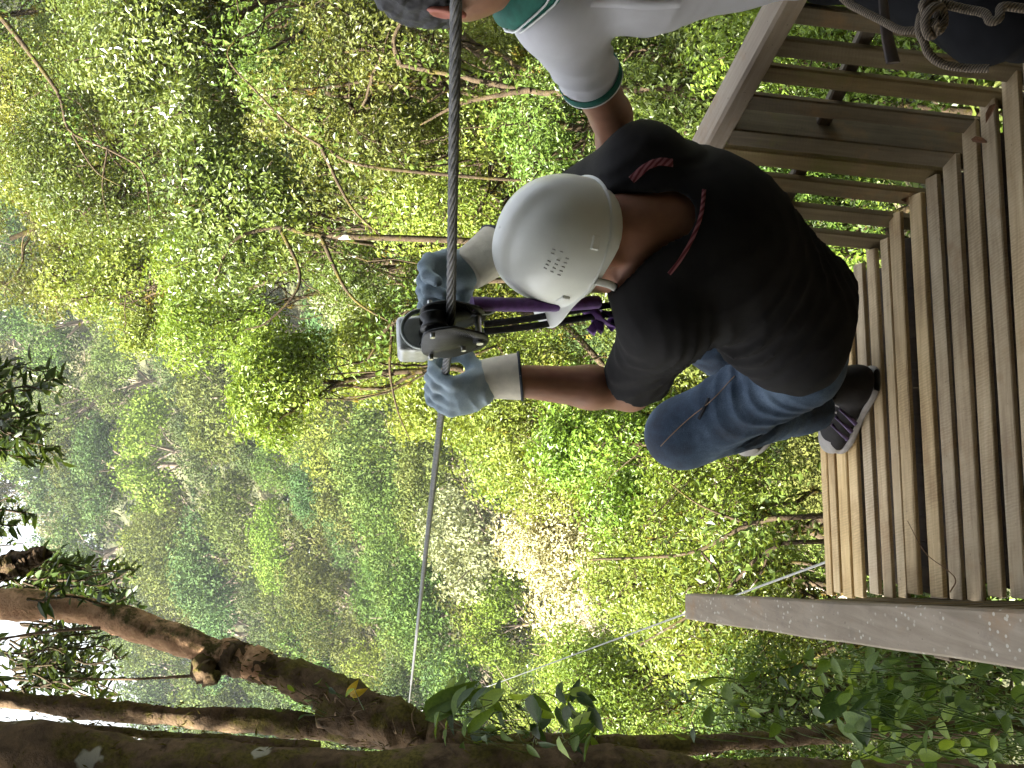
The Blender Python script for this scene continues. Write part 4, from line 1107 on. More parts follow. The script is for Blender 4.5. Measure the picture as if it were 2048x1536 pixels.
# ------------------------------------------------------------------ people
SKIN = plain('skin', (.29, .135, .08), .52, .12, 30, .12, bscale=260)
SKIN2 = plain('skin_brown', (.30, .145, .085), .5, .12, 30, .1, bscale=260)
for m in (SKIN, SKIN2):
    b = m.node_tree.nodes['Principled BSDF']; b.inputs['Subsurface Weight'].default_value = .15; b.inputs['Subsurface Radius'].default_value = (.012, .005, .003)
BLACKC = plain('black_shirt', (.0125, .0118, .012), .8, .25, 25, .25, bscale=700, spec=.12)
def denim(name, a, b_, c):
    m, nt, b = new_mat(name); v = objco(nt, False)
    n1 = noise(nt, v, 7, 5, .6); wv = noise(nt, v, 420, 2)
    col = ramp(nt, mathn(nt, 'ADD', mathn(nt, 'MULTIPLY', n1, .8), mathn(nt, 'MULTIPLY', wv, .2)), [(.36, a), (.5, b_), (.64, c)])
    nt.links.new(col, b.inputs['Base Color']); b.inputs['Roughness'].default_value = .85
    bump(nt, b, wv, .4, .002); return m
JEANS = denim('denim', (.008, .017, .035), (.026, .052, .094), (.085, .13, .195))
GLOVEB = denim('glove_denim', (.17, .235, .29), (.27, .345, .40), (.38, .45, .50))
GLOVEC = plain('glove_canvas', (.55, .51, .42), .8, .12, 45, .3)
HELM = plain('white_plastic', (.74, .76, .72), .34, .05, 9, .03, bscale=120)
SOLE = plain('shoe_dark', (.012, .0105, .0105), .7, .3, 50, .2, spec=.2)
SHOEG = plain('shoe_grey', (.24, .225, .205), .6, .2, 40, .2)
PURPS = plain('shoe_purple', (.055, .032, .10), .6, .2, 40, .1)

rider = thing('person', 'person in white helmet, black T-shirt and jeans crouching with gloved hands on the cable', 'person', on_z(1720, 690, 0))
K = dict(pel=P(1588, 655, 2.34), mid=P(1455, 515, 2.20), upp=P(1345, 472, 2.17), neck=P(1285, 465, 2.15), head=P(1166, 486, 2.09),
         Ls=P(1330, 645, 2.13), Rs=P(1282, 338, 2.15), Le=P(1262, 782, 2.36), Lw=P(985, 757, 2.27), Re=P(1130, 415, 2.42), Rw=P(975, 512, 2.12),
         Lh=P(1600, 735, 2.36), Rh=P(1570, 600, 2.44), Lk=P(1372, 866, 2.52), Rk=P(1295, 600, 2.76), La=P(1640, 812, 2.68), Ra=P(1560, 790, 2.84))
fw = unit(np.cross((0, 0, 1), K['Rs'] - K['Ls']))       # the way the chest faces
fw = -fw if fw[1] < 0 else fw
rt = unit(np.cross(fw, (0, 0, 1)))
spine = unit(K['neck'] - K['pel']); bk = unit(np.cross(rt, spine)); bk = bk if np.dot(bk, fw) > 0 else -bk
rt2 = unit(np.cross(spine, bk)); AX = np.array([rt2, bk, spine])
def lerp(a, b, t): return np.asarray(a) * (1 - t) + np.asarray(b) * t
def bounds(pts, pad): p = np.array(pts); return p.min(0) - pad, p.max(0) + pad

# body (one continuous surface, mostly under the clothes)
f = Field(*bounds(list(K.values()), .13), .0105)
hd = K['head']
hf = unit(np.array([-.83, .46, .24]))
hr = unit(np.cross(hf, (0, 0, 1))); hu = np.cross(hr, hf); hu = unit(hu - hr * .24); hr = np.cross(hf, hu); HX = np.array([hr, hf, hu])
f.add(f.ell(hd + hu * .02, HX, (.074, .094, .105)), 0)
f.add(f.ell(hd - hu * .065 + hf * .035, HX, (.056, .060, .055)), .03)
f.add(f.cone(hd - hu * .05 + hf * .088, hd + hf * .09 - hu * .015, .016, .010), .015)
for sd in (-1, 1): f.add(f.ell(hd + hr * sd * .076 - hu * .01, np.array([hf, hr, hu]), (.02, .010, .032)), .008)
f.add(f.cone(hd - hu * .02 - hf * .03, P(1352, 452, 2.14), .058, .086), .03)
f.add(f.ell(K['upp'], AX, (.17, .10, .14)), .05)
f.add(f.ell(K['mid'], AX, (.14, .10, .18)), .05)
f.add(f.ell(K['pel'], AX, (.14, .11, .12)), .05)
for s in 'LR':
    f.add(f.cone(K[s + 's'], K[s + 'e'], .055, .044), .04)
    fa = lerp(K[s + 'e'], K[s + 'w'], .3)
    f.add(f.cone(K[s + 'e'], fa, .043, .047), .02); f.add(f.cone(fa, K[s + 'w'], .047, .031), .02)
    f.add(f.cone(K[s + 'h'], K[s + 'k'], .075, .055), .04); f.add(f.cone(K[s + 'k'], K[s + 'a'], .052, .036), .03)
body = link('body', f.mesh('body'), SKIN, rider)
# short dark hair under the helmet edge
f = Field(hd - .16, hd + .16, .006)
f.add(f.ell(hd + hu * .022 - hf * .01, HX, (.081, .094, .108)), 0)
f.cut(-f.plane(hd + hf * .045, hf), .003); f.cut(f.plane(hd - hu * .075, hu), .003)
f.noise(.0012, 260, 3)
link('hair', f.mesh('hair'), plain('dark_hair', (.02, .013, .01), .7, .3, 200, .4), rider)

# T-shirt
lo, hi = bounds([K['pel'], K['neck'], K['Ls'], K['Rs'], K['Le'], K['mid']], .22)
f = Field(lo, hi, .0065)
f.add(f.ell(K['upp'] + spine * .0, AX, (.20, .125, .155)), 0)
f.add(f.ell(lerp(K['upp'], K['mid'], .5) - bk * .01, AX, (.198, .135, .17)), .06)
f.add(f.ell(K['mid'] - bk * .012, AX, (.178, .138, .19)), .06)
f.add(f.ell(lerp(K['mid'], K['pel'], .62) - bk * .01, AX, (.168, .140, .15)), .06)
f.add(f.ell(K['pel'] - bk * .02, AX, (.165, .145, .125)), .05)
f.add(f.cone(K['Ls'], K['Rs'], .080, .080), .06)
for s in 'LR':
    e = lerp(K[s + 's'], K[s + 'e'], .80); ax = unit(K[s + 'e'] - K[s + 's'])
    f.add(np.maximum(f.cone(K[s + 's'] - ax * .01, e, .085, .073), f.plane(e, ax)), .05)
f.noise(.0022, 16, 5)
f.folds(0.0050, unit(K['Ls'] - K['Le']) + .9 * spine, 58, lerp(K['Ls'], K['Le'], .55), .10, 2, .8)
f.folds(0.0074, spine + .5 * rt2, 71, K['Ls'] - spine * .12 + rt2 * .02, .12, 3, .8)
f.folds(0.0074, spine - .5 * rt2, 75, K['Rs'] + rt2 * -.02, .10, 4, .8)
f.folds(0.0081, spine + .15 * rt2, 63, lerp(K['mid'], K['pel'], .6) - rt2 * .10, .17, 6, .8)
f.folds(0.0060, spine - .35 * rt2, 54, lerp(K['mid'], K['pel'], .4) + rt2 * .08, .17, 7, .8)
for s in 'LR':                        # hollow cuffs
    e = lerp(K[s + 's'], K[s + 'e'], .80); ax = unit(K[s + 'e'] - K[s + 's'])
    f.cut(f.cone(e - ax * .05, e + ax * .05, .052, .056), .003)
f.cut(f.cone(P(1338, 452, 2.09), hd - hu * .03, .074, .10), .012)     # neck opening
f.cut(f.plane(K['pel'] - spine * .085 - bk * .03, spine + .15 * rt2 + .45 * bk), .008)
shirt = link('shirt', f.mesh('shirt'), BLACKC, rider)

# jeans
f = Field(*bounds([K[a + b] for a in 'LR' for b in 'hka'] + [K['pel']], .17), .0065)
f.add(f.ell(K['pel'], AX, (.155, .125, .115)), 0)
for s in 'LR':
    f.add(f.cone(K[s + 'h'], K[s + 'k'], .098, .080), .05)
    e = lerp(K[s + 'k'], K[s + 'a'], .93)
    f.add(f.cone(K[s + 'k'], e, .078, .062), .04)
    ax = unit(K[s + 'a'] - K[s + 'k'])
    f.add(f.ell(K[s + 'k'] - ax * .02 + unit(K[s + 'k'] - K[s + 'h']) * .01, np.eye(3), (.072, .072, .072)), .03)
    f.folds(0.0048, ax + .4 * fw, 96, lerp(K[s + 'k'], K[s + 'a'], .75), .11, 11, .8)
    f.folds(0.0085, unit(K[s + 'k'] - K[s + 'h']) * .6 + .6 * ax, 75, lerp(lerp(K[s + 'k'], K[s + 'h'], .35), K[s + 'a'], .25), .10, 12, .8)
    f.folds(0.0072, unit(K[s + 'k'] - K[s + 'h']), 71, lerp(K[s + 'h'], K[s + 'k'], .3), .11, 13, .8)
    f.cut(f.cone(e - ax * .03, e + ax * .05, .05, .055), .003)
f.noise(.0018, 20, 9)
jeans = link('jeans', f.mesh('jeans'), JEANS, rider)

# ---- project a line of photo points on a mesh, as a stitched-on band
from mathutils.bvhtree import BVHTree
def drape(me, pts, off=.002, n=40):
    bv = BVHTree.FromPolygons([v.co for v in me.vertices], [tuple(p.vertices) for p in me.polygons])
    outp, outn = [], []
    for a, b in spline(np.array(pts, float), n):
        h = bv.ray_cast(Vector(CAMP), Vector(unit(P(a, b, 1) - CAMP)))
        if h[0] is not None:
            nn = h[1] if h[1].dot(Vector(CAMP) - h[0]) > 0 else -h[1]
            outp.append(np.array(h[0] + nn * off)); outn.append(np.array(nn))
    return np.array(outp), np.array(outn)
def band(name, me, pts, width, m, parent, off=.0015, n=40, th=.0012):
    p_, n_ = drape(me, pts, off, n)
    if len(p_) < 3: return
    for _ in range(3): p_[1:-1] = (p_[:-2] + 2 * p_[1:-1] + p_[2:]) / 4
    T_ = np.gradient(p_, axis=0); T_ /= np.linalg.norm(T_, axis=1)[:, None] + 1e-9
    S = np.cross(n_, T_); S /= np.linalg.norm(S, axis=1)[:, None] + 1e-9
    w_ = width / 2
    V = np.stack([p_ + S * w_, p_ + S * w_ * .9 + n_ * th, p_ - S * w_ * .9 + n_ * th, p_ - S * w_], 1).reshape(-1, 3)
    i = np.arange(len(p_) - 1)[:, None] * 4
    F = np.concatenate([i + [q, q + 1, q + 5, q + 4] for q in range(3)])
    return link(name, np_mesh(name, V, F), m, parent)
TRIM, nt_, bs = new_mat('red_woven_trim')
v_ = objco(nt_, False)
wv = N(nt_, 'ShaderNodeTexWave', wave_type='BANDS', bands_direction='DIAGONAL'); wv.inputs['Scale'].default_value = 42; nt_.links.new(v_, wv.inputs['Vector'])
nt_.links.new(ramp(nt_, wv.outputs['Fac'], [(.3, (.10, .008, .014)), (.6, (.26, .09, .10))]), bs.inputs['Base Color']); bs.inputs['Roughness'].default_value = .8
band('woven_trim', shirt.data, [(1263, 360), (1290, 336), (1318, 324), (1345, 326)], .016, TRIM, rider)
band('woven_trim', shirt.data, [(1408, 380), (1402, 430), (1384, 478), (1360, 520), (1338, 548)], .008, TRIM, rider)
GOLDT = plain('orange_stitch', (.24, .16, .10), .7, .1, 30, 0)
band('seam', jeans.data, [(1322, 892), (1345, 868), (1380, 836), (1425, 800), (1470, 752)], .0022, GOLDT, rider, th=.0008)
band('pocket_edge', jeans.data, [(1398, 838), (1406, 822), (1414, 806), (1418, 796)], .008, plain('dark_slot', (.012, .014, .02), .9, .1, 30, 0), rider)
band('belt', jeans.data, [(1470, 690), (1500, 700), (1540, 712), (1580, 705), (1640, 690)], .03, plain('belt_grey', (.10, .095, .09), .6, .2, 30, .1), rider)

# shoes
def shoe(heel, toe, up, name='shoe', sc=1.0):
    heel, toe = np.asarray(heel), np.asarray(toe); d = unit(toe - heel); u = unit(up - d * np.dot(up, d)); s = np.cross(d, u); L = .28 * sc
    A = np.array([d, s, u]); at = lambda x, y, z: heel + d * x * L + s * y * L + u * z * L
    f = Field(*bounds([at(-.15, 0, 0), at(1.15, .25, .5), at(.5, -.25, .5)], .06), .004)
    f.add(f.ell(at(.18, 0, .17), A, (.21 * L, .145 * L, .18 * L)), 0)
    f.add(f.ell(at(.50, 0, .14), A, (.30 * L, .15 * L, .15 * L)), .03)
    f.add(f.ell(at(.78, .01, .12), A, (.24 * L, .175 * L, .115 * L)), .03)
    f.add(f.cone(at(.2, 0, .2), at(.17, 0, .40), .047 * sc, .045 * sc), .02)
    f.cut(f.plane(at(0, 0, .062), u), .002); f.cut(f.cone(at(.17, 0, .36), at(.165, 0, .5), .037 * sc, .042 * sc), .002)
    up_ = link(name, f.mesh(name), SOLE, rider)
    f = Field(*bounds([at(-.15, .25, -.05), at(1.15, -.25, .2)], .03), .004)
    f.add(f.ell(at(.2, 0, .03), A, (.22 * L, .15 * L, .10 * L)), 0); f.add(f.ell(at(.5, 0, .03), A, (.3 * L, .145 * L, .10 * L)), .03); f.add(f.ell(at(.78, .01, .03), A, (.25 * L, .185 * L, .10 * L)), .03)
    f.cut(f.plane(at(0, 0, 0), u), .002); f.cut(-f.plane(at(0, 0, .075), u), .002)
    link('sole', f.mesh('sole'), SHOEG, up_)
    f = Field(*bounds([at(.7, .25, 0), at(1.12, -.25, .3)], .03), .004)          # grey toe cap
    f.add(f.ell(at(.78, .01, .12), A, (.245 * L, .18 * L, .12 * L)), 0); f.cut(-f.plane(at(.80, 0, .1), -d - .25 * u), .003); f.cut(f.plane(at(0, 0, .066), u), .002)
    link('toe_cap', f.mesh('toe_cap'), SHOEG, up_)
    g = Geo()
    for x_ in (.42, .52, .62):
        for sg in (-1, 1):
            q = spline([at(x_ + .10, sg * .165, .09), at(x_ + .03, sg * .145, .18), at(x_ - .02, sg * .08, .27)], 10)
            tube(g, q, .006 * sc, 6, flat=.5, naxis=u)
    link('stripe', g.mesh('stripe'), PURPS, up_)
    g = Geo()
    for x_ in (.38, .46, .54, .62): tube(g, spline([at(x_, -.07, .275 - (x_ - .38) * .12), at(x_ + .02, 0, .30 - (x_ - .38) * .15), at(x_, .07, .275 - (x_ - .38) * .12)], 8), .004 * sc, 5)
    link('lace', g.mesh('lace'), SHOEG, up_)
hl, tl = on_z(1752, 752, .004), on_z(1690, 868, .004)
shoe(hl - unit(tl - hl) * .02, tl, np.array([0, 0, 1.0]))
rh, rtoe = P(1600, 765, 2.96), P(1532, 852, 3.06)
shoe(rh, rtoe, unit(np.array([.1, -.5, .8])))

# ---- gloves: fist closed round a bar
def glove(center, bar, wrist, thumb_sign, name='glove', R=.026, label=None, back=None):
    """fingers wrap the bar axis; wrist gives where the cuff goes"""
    bar = unit(bar); wv_ = wrist - center; wv_ = unit(wv_ - bar * np.dot(wv_, bar) * .8)
    e1 = unit(wv_ - bar * np.dot(wv_, bar)); e2 = np.cross(bar, e1)
    if np.dot(e2, back) < 0: e2 = -e2                      # back of the hand side
    f = Field(center - .13, center + .13, .0032)
    pt = lambda a, rad, t: center + (e1 * math.cos(a) + e2 * math.sin(a)) * rad + bar * t
    for i, t in enumerate((-.036, -.012, .012, .034)):
        ln = (.9, 1.0, .97, .82)[i]
        an = [.55, 1.35, 2.2 * ln, 3.1 * ln, 4.0 * ln]
        rad = [R + .028, R + .026, R + .012, R + .009, R + .010]
        q = [pt(a, b_, t * (1.0 + .05 * k)) for k, (a, b_) in enumerate(zip(an, rad))]
        w_ = [.0155, .0152, .0135, .0125, .0115]
        for k in range(4): f.add(f.cone(q[k], q[k + 1], w_[k], w_[k + 1]), .005 if k else .012)
    pc = pt(.45, R + .034, 0)
    f.add(f.ell(pc, np.array([bar, unit(e1 * math.cos(.45 + 1.1) + e2 * math.sin(.45 + 1.1)), unit(e1 * math.cos(.45) + e2 * math.sin(.45))]), (.052, .046, .026)), .018)
    th = [pt(.1, R + .045, .03 * thumb_sign), pt(-.6, R + .022, .052 * thumb_sign), pt(-1.4, R + .014, .046 * thumb_sign), pt(-2.1, R + .012, .034 * thumb_sign)]
    for k in range(3): f.add(f.cone(th[k], th[k + 1], (.019, .016, .0145)[k], (.016, .0145, .0125)[k]), .010)
    wp = center + unit(wrist - center) * .085
    f.add(f.cone(pt(.35, R + .05, 0), wp, .035, .034), .025)
    f.noise(.0012, 120, 31); f.folds(.0022, e1, 120, pt(.5, R + .05, 0), .05, 15, .8)
    o = link(name, f.mesh(name), GLOVEB, rider)
    if label: o['label'] = label
    # canvas cuff
    ax = unit(wrist - wp); c0_, c1_ = wp - ax * .022, wp + ax * .075
    f = Field(*bounds([c0_, c1_], .085), .003)
    f.add(f.cone(c0_, c1_, .041, .052), 0); f.cut(f.plane(c0_ + ax * .002, ax), .003); f.cut(-f.plane(c1_, ax), .003)
    f.cut(f.cone(c0_, c1_ + ax * .02, .028, .047), .002); f.noise(.0012, 60, 8)
    link('cuff', f.mesh('cuff'), GLOVEC, o)
    g = Geo(); pp, TT, NN, BB = frames(np.array([c1_ - ax * .004, c1_]))
    ring = [c1_ + (NN[0] * math.cos(a) + BB[0] * math.sin(a)) * .0515 for a in np.linspace(0, 2 * math.pi, 33)]
    tube(g, np.array(ring), .0035, 6, caps=False); link('cuff_edge', g.mesh('cuff_edge'), plain('dark_binding', (.02, .025, .04), .8, .1, 30, 0) if 'dark_binding' not in bpy.data.materials else bpy.data.materials['dark_binding'], o)
lc = P(893, 765, 2.27)
glove(lc, unit(np.array([-.78, .62, -.06])), K['Lw'], -1, back=unit(CU * .6 - CF * .8 - CR * .5), label='left glove closed over the cable')
rc = P(884, 578, 2.06)
glove(rc, unit(np.array([-.75, .66, -.08])), K['Rw'], 1, back=unit(CU * .8 - CF * .5 + CR * .3), label='right glove behind the cable')

# ---- helmet
def helmet(c, X, name='helmet'):
    nth, nph = 64, 20; V, F = [], []
    for j in range(nph + 1):
        for i in range(nth):
            th = 2 * math.pi * i / nth                      # 0 = front
            v = j / nph
            ph = v * math.pi / 2
            x, y, z = math.sin(th) * math.sin(ph), math.cos(th) * math.sin(ph), math.cos(ph)
            z = z ** .82; rx, ry, rz = .112, .128, .146
            p = np.array([x * rx, y * ry, z * rz])
            p[2] += .010 / (1 + math.exp((abs(p[0]) - .026) / .0035)) * min(1, 2.2 * (1 - v))        # raised crest band
            V.append(p)
    nb = 5
    for k in range(1, nb + 1):                              # brim and peak
        for i in range(nth):
            th = 2 * math.pi * i / nth; q = k / nb
            a = (th + math.pi) % (2 * math.pi) - math.pi
            pk = math.exp(-(a / .62) ** 4)
            ext = .008 + .046 * pk
            x, y = math.sin(th) * (.112 + ext * .55 * q), math.cos(th) * (.128 + ext * q)
            V.append(np.array([x, y, -.004 * q - .016 * pk * q * q - .010 * (1 - pk) * (q > .1)]))
    R_ = nph + nb
    for j in range(R_):
        for i in range(nth): F.append((j * nth + i, (j + 1) * nth + i, (j + 1) * nth + (i + 1) % nth, j * nth + (i + 1) % nth))
    V = c + np.array(V) @ X
    me = np_mesh(name, V, np.array(F))
    o = link(name, me, HELM, rider)
    md = o.modifiers.new('shell', 'SOLIDIFY'); md.thickness = .003; md.offset = -1
    md = o.modifiers.new('sub', 'SUBSURF'); md.levels = 1; md.render_levels = 1
    # headband and chin strap clip
    g = Geo(); n = 36
    for (a0, a1, zz, hh, rr_) in ((-math.pi, math.pi, -.018, .016, .93),):
        ring = []
        for i in range(n + 1):
            th = a0 + (a1 - a0) * i / n
            ring.append((math.sin(th) * .112 * rr_, math.cos(th) * .128 * rr_, zz - .016 / (1 + math.exp((math.cos(th) + .2) * 9))))
        ring = np.array(ring)
        Vb = np.concatenate([c + (ring + [0, 0, hh]) @ X, c + (ring - [0, 0, hh]) @ X, c + (ring * [.97, .97, 1] - [0, 0, hh]) @ X, c + (ring * [.97, .97, 1] + [0, 0, hh]) @ X]); m1 = n + 1
        i = np.arange(n)[:, None]
        Fb = np.concatenate([i + [a * m1, a * m1 + 1, ((a + 1) % 4) * m1 + 1, ((a + 1) % 4) * m1] for a in range(4)])
        g.add(Vb, Fb)
    link('headband', g.mesh('headband'), HELM, o)
    # vent slots on the left side
    g = Geo()
    for a in range(6):
        for b in range(3):
            if (a + b) % 6 == 5: continue
            th = -math.pi / 2 + .28 - a * .075; ph = 1.20 - b * .11
            p = np.array([math.sin(th) * math.sin(ph) * .112, math.cos(th) * math.sin(ph) * .128, math.cos(ph) ** .82 * .146])
            nrm = unit(p / np.array([.112, .128, .146]) ** 2); up = unit(np.array([0, 0, 1]) - nrm * nrm[2]); s = np.cross(nrm, up)
            box_geo(g, c + (p + nrm * .0028) @ X, np.array([up @ X, s @ X, nrm @ X]), (.0032, .0010, .0012))
    link('vent_slots', g.mesh('vent_slots', False), plain('vent_grey', (.45, .45, .43), .6, .1, 20, 0), o)
    g = Geo()
    for th in (-math.pi / 2 - .35, -math.pi / 2 + .75):
        g = Geo()
        p = np.array([math.sin(th) * .113, math.cos(th) * .129, .018]); nrm = unit(p * [1, 1, 0]); s = np.cross((0, 0, 1), nrm)
        box_geo(g, c + p @ X, np.array([s @ X, np.array([0, 0, 1]) @ X, nrm @ X]), (.014, .009, .004), .002)
        link('clip', g.mesh('clip', False), HELM, o)
    g = Geo()
    tube(g, spline([c + np.array([-.108, .03, -.02]) @ X, c + np.array([-.098, .035, -.06]) @ X, c + np.array([-.07, .05, -.105]) @ X], 12), .008, 8, flat=.25, naxis=hf)
    link('chin_strap', g.mesh('chin_strap'), plain('grey_strap', (.5, .5, .47), .7, .1, 60, .1), o)
HCU = hu
helmet(hd + hu * .038 + hf * .004, HX * 1.0)

# ------------------------------------------------------------------ the guide
guide = thing('person', 'person in pale polo shirt with green collar leaning in at the top edge', 'person', np.array([.8, 1.6, 0]))
G = dict(head=P(890, -28, 1.80), neck=P(1035, -50, 1.86), Rs=P(1108, 52, 1.90), Ls=P(1120, -310, 1.86), che=P(1230, -125, 1.90), wai=P(1560, -165, 1.98), pel=P(1690, -165, 2.02),
         Re=P(1222, 255, 2.22), Rw=P(1262, 420, 2.50), Le=P(1420, -400, 1.8), Lw=P(1640, -330, 1.62),
         Rh=P(1700, -95, 2.0), Lh=P(1700, -230, 2.02), Rk=np.array([.60, 1.42, .42]), Lk=np.array([.88, 1.30, .44]), Ra=np.array([.62, 1.52, .09]), La=np.array([.86, 1.48, .09]))
for k_ in G: G[k_] = G[k_] + (CR * .026 if k_ not in ('Rk', 'Lk', 'Ra', 'La') else 0)
grt = unit(G['Rs'] - G['Ls']); gsp = unit(G['neck'] - G['pel']); gf = unit(np.cross(gsp, grt)); gf = gf if np.dot(gf, -CF) > 0 else -gf
GA = np.array([grt, gf, gsp])
gh = G['head']; ghf = unit(-CF * .85 + CR * .38 - CU * .12); ghu = unit(CU + .10 * CR - .2 * CF); ghf = unit(ghf - ghu * np.dot(ghf, ghu)); ghr = np.cross(ghf, ghu); GH = np.array([ghr, ghf, ghu])
f = Field(*bounds(list(G.values()), .14), .0105)
f.add(f.ell(gh + ghu * .02, GH, (.077, .095, .112)), 0); f.add(f.ell(gh - ghu * .07 + ghf * .03, GH, (.058, .062, .055)), .035)
f.add(f.cone(gh + ghf * .085 + ghu * .02, gh + ghf * .105 - ghu * .022, .010, .015), .012)
f.add(f.ell(gh + ghf * .085 - ghu * .06, GH, (.026, .012, .010)), .01)
for sd in (-1, 1):
    f.cut(f.ell(gh + ghf * .095 + ghr * sd * .032 + ghu * .018, GH, (.017, .016, .010)), .012)
f.add(f.cone(gh - ghu * .05 - ghf * .02, G['neck'] - gsp * .03, .056, .066), .03)
f.add(f.ell(G['che'], GA, (.17, .11, .17)), .05); f.add(f.ell(G['wai'], GA, (.14, .10, .18)), .06); f.add(f.ell(G['pel'], GA, (.15, .11, .10)), .05)
for s in 'LR':
    f.add(f.cone(G[s + 's'], G[s + 'e'], .056, .043), .04); fa = lerp(G[s + 'e'], G[s + 'w'], .3)
    f.add(f.cone(G[s + 'e'], fa, .042, .045), .02); f.add(f.cone(fa, G[s + 'w'], .045, .029), .02)
    f.add(f.cone(G[s + 'h'], G[s + 'k'], .078, .055), .04); f.add(f.cone(G[s + 'k'], G[s + 'a'], .052, .036), .03)
    hdv = unit(G[s + 'w'] - G[s + 'e']); sd_ = unit(np.cross(hdv, CF)); hp = G[s + 'w'] + hdv * .05
    f.add(f.ell(hp, np.array([hdv, sd_, np.cross(hdv, sd_)]), (.055, .042, .018)), .02)
    for i, t in enumerate((-.03, -.01, .01, .03)):
        q0 = hp + hdv * .04 + sd_ * t; q1 = q0 + hdv * .04 + sd_ * t * .2; q2 = q1 + hdv * .028 - np.cross(hdv, sd_) * .018
        f.add(f.cone(q0, q1, .011, .0105), .006); f.add(f.cone(q1, q2, .0105, .0095), .004)
    f.add(f.cone(hp - hdv * .02 + sd_ * .035, hp + hdv * .03 + sd_ * .068, .013, .011), .01)
gbody = link('body', f.mesh('body'), SKIN2, guide)
def ear(sd):
    c = gh + ghr * sd * .082 - ghu * .005 - ghf * .012; A = np.array([unit(ghf + ghr * sd * .5), unit(ghr * sd - ghf * .5), ghu])
    f = Field(c - .05, c + .05, .0022); f.add(f.ell(c, A, (.021, .008, .034)), 0); f.cut(f.ell(c + A[1] * .007 + A[0] * .003, A, (.013, .006, .022)), .004)
    f.add(f.ell(c - ghu * .026 + A[0] * .006, A, (.009, .006, .010)), .006); f.add(f.ell(c + A[0] * .014 - A[1] * .002, A, (.006, .006, .009)), .004)
    link('ear', f.mesh('ear'), plain('ear_skin', (.42, .14, .10), .5, .1, 40, .1) if 'ear_skin' not in bpy.data.materials else bpy.data.materials['ear_skin'], guide)
ear(1); ear(-1)
f = Field(gh - .17, gh + .17, .0042)
f.add(f.ell(gh + ghu * .03 - ghf * .006, GH, (.085, .103, .114)), 0)
f.cut(-f.plane(gh + ghf * .060 + ghu * .03, ghf - .55 * ghu), .01); f.cut(f.plane(gh - ghu * .03, ghu), .006)
f.noise(.0034, 190, 17, 8); f.noise(.0022, 420, 18, 8)
link('hair', f.mesh('hair'), plain('black_hair', (.018, .017, .019), .55, .4, 260, .5), guide)
g = Geo()
for sd in (-1, 1):
    tube(g, spline([gh + ghf * .094 + ghr * sd * .014 + ghu * .038, gh + ghf * .092 + ghr * sd * .034 + ghu * .043, gh + ghf * .078 + ghr * sd * .054 + ghu * .036], 8), .0045, 6, flat=.6)
link('eyebrows', g.mesh('eyebrows'), bpy.data.materials['black_hair'], guide)
for sd in (-1, 1):
    c = gh + ghf * .080 + ghr * sd * .031 + ghu * .018
    f = Field(c - .02, c + .02, .0015); f.add(f.ell(c, GH, (.012, .012, .012)), 0); eo = link('eye', f.mesh('eye'), plain('eye_white', (.7, .68, .64), .3, .05, 20, 0) if 'eye_white' not in bpy.data.materials else bpy.data.materials['eye_white'], guide)
    f = Field(c + ghf * .008 - .01, c + ghf * .008 + .01, .001); f.add(f.ell(c + ghf * .0085, GH, (.0055, .0045, .0055)), 0); link('iris', f.mesh('iris'), plain('iris_brown', (.03, .015, .008), .2, .1, 20, 0) if 'iris_brown' not in bpy.data.materials else bpy.data.materials['iris_brown'], eo)
# polo shirt
POLO = plain('pale_polo', (.50, .505, .545), .85, .06, 20, .2, bscale=600, sheen=.2)
GREEN = plain('green_knit', (.012, .115, .085), .8, .2, 60, .25)
WHITE = plain('white_knit', (.75, .77, .76), .8, .05, 60, .1)
f = Field(*bounds([G[k] for k in ('neck', 'Rs', 'Ls', 'che', 'wai', 'Re', 'Le')], .20), .0068)
f.add(f.ell(G['che'], GA, (.195, .135, .19)), 0); f.add(f.ell(lerp(G['che'], G['wai'], .5), GA, (.172, .135, .2)), .06); f.add(f.ell(G['wai'], GA, (.165, .13, .18)), .06)
f.add(f.cone(G['Rs'], G['Ls'], .066, .066), .06)
f.add(f.cone(G['neck'] - gsp * .03, (G['Rs'] + G['Ls']) / 2 + gsp * .0, .075, .11), .05)
for s in 'LR':
    ax = unit(G[s + 'e'] - G[s + 's']); e = lerp(G[s + 's'], G[s + 'e'], .62)
    f.add(np.maximum(f.cone(G[s + 's'] - ax * .01, e, .070, .062), f.plane(e, ax)), .05)
f.noise(.0016, 18, 22)
f.folds(0.0048, G['Re'] - G['Rs'] + .15 * gsp, 64, lerp(G['Rs'], G['Re'], .5), .085, 23, .9)
f.folds(0.0032, gsp + grt * .5, 51, G['che'] + grt * .10 - gsp * .03, .12, 24, .9)
f.folds(0.0028, gsp - grt * .8, 37, G['wai'] + grt * .1, .2, 25, .9)
for s in 'LR':
    ax = unit(G[s + 'e'] - G[s + 's']); e = lerp(G[s + 's'], G[s + 'e'], .62)
    f.cut(f.cone(e - ax * .05, e + ax * .04, .047, .048), .003)
f.cut(f.cone(G['neck'] + gsp * .01, G['neck'] + gsp * .14, .064, .09), .008)
f.cut(f.plane(G['pel'] + gsp * .06, gsp), .008)
polo = link('polo_shirt', f.mesh('polo_shirt'), POLO, guide)
def ring_band(c, ax, r_, wd, m, name, parent, n=40, squash=1.0):
    pp, TT, NN, BB = frames(np.array([c, c + ax]))
    prof = [(-wd / 2, 0), (-wd / 2, .0025), (wd / 2, .0025), (wd / 2, 0)]
    V = []
    for h, o_ in prof:
        for i in range(n):
            a = 2 * math.pi * i / n; V.append(c + ax * h + (NN[0] * math.cos(a) + BB[0] * math.sin(a)) * (r_ + o_))
    F = [(j * n + i, j * n + (i + 1) % n, (j + 1) * n + (i + 1) % n, (j + 1) * n + i) for j in range(3) for i in range(n)]
    g = Geo(); g.add(V, F); return link(name, g.mesh(name), m, parent)
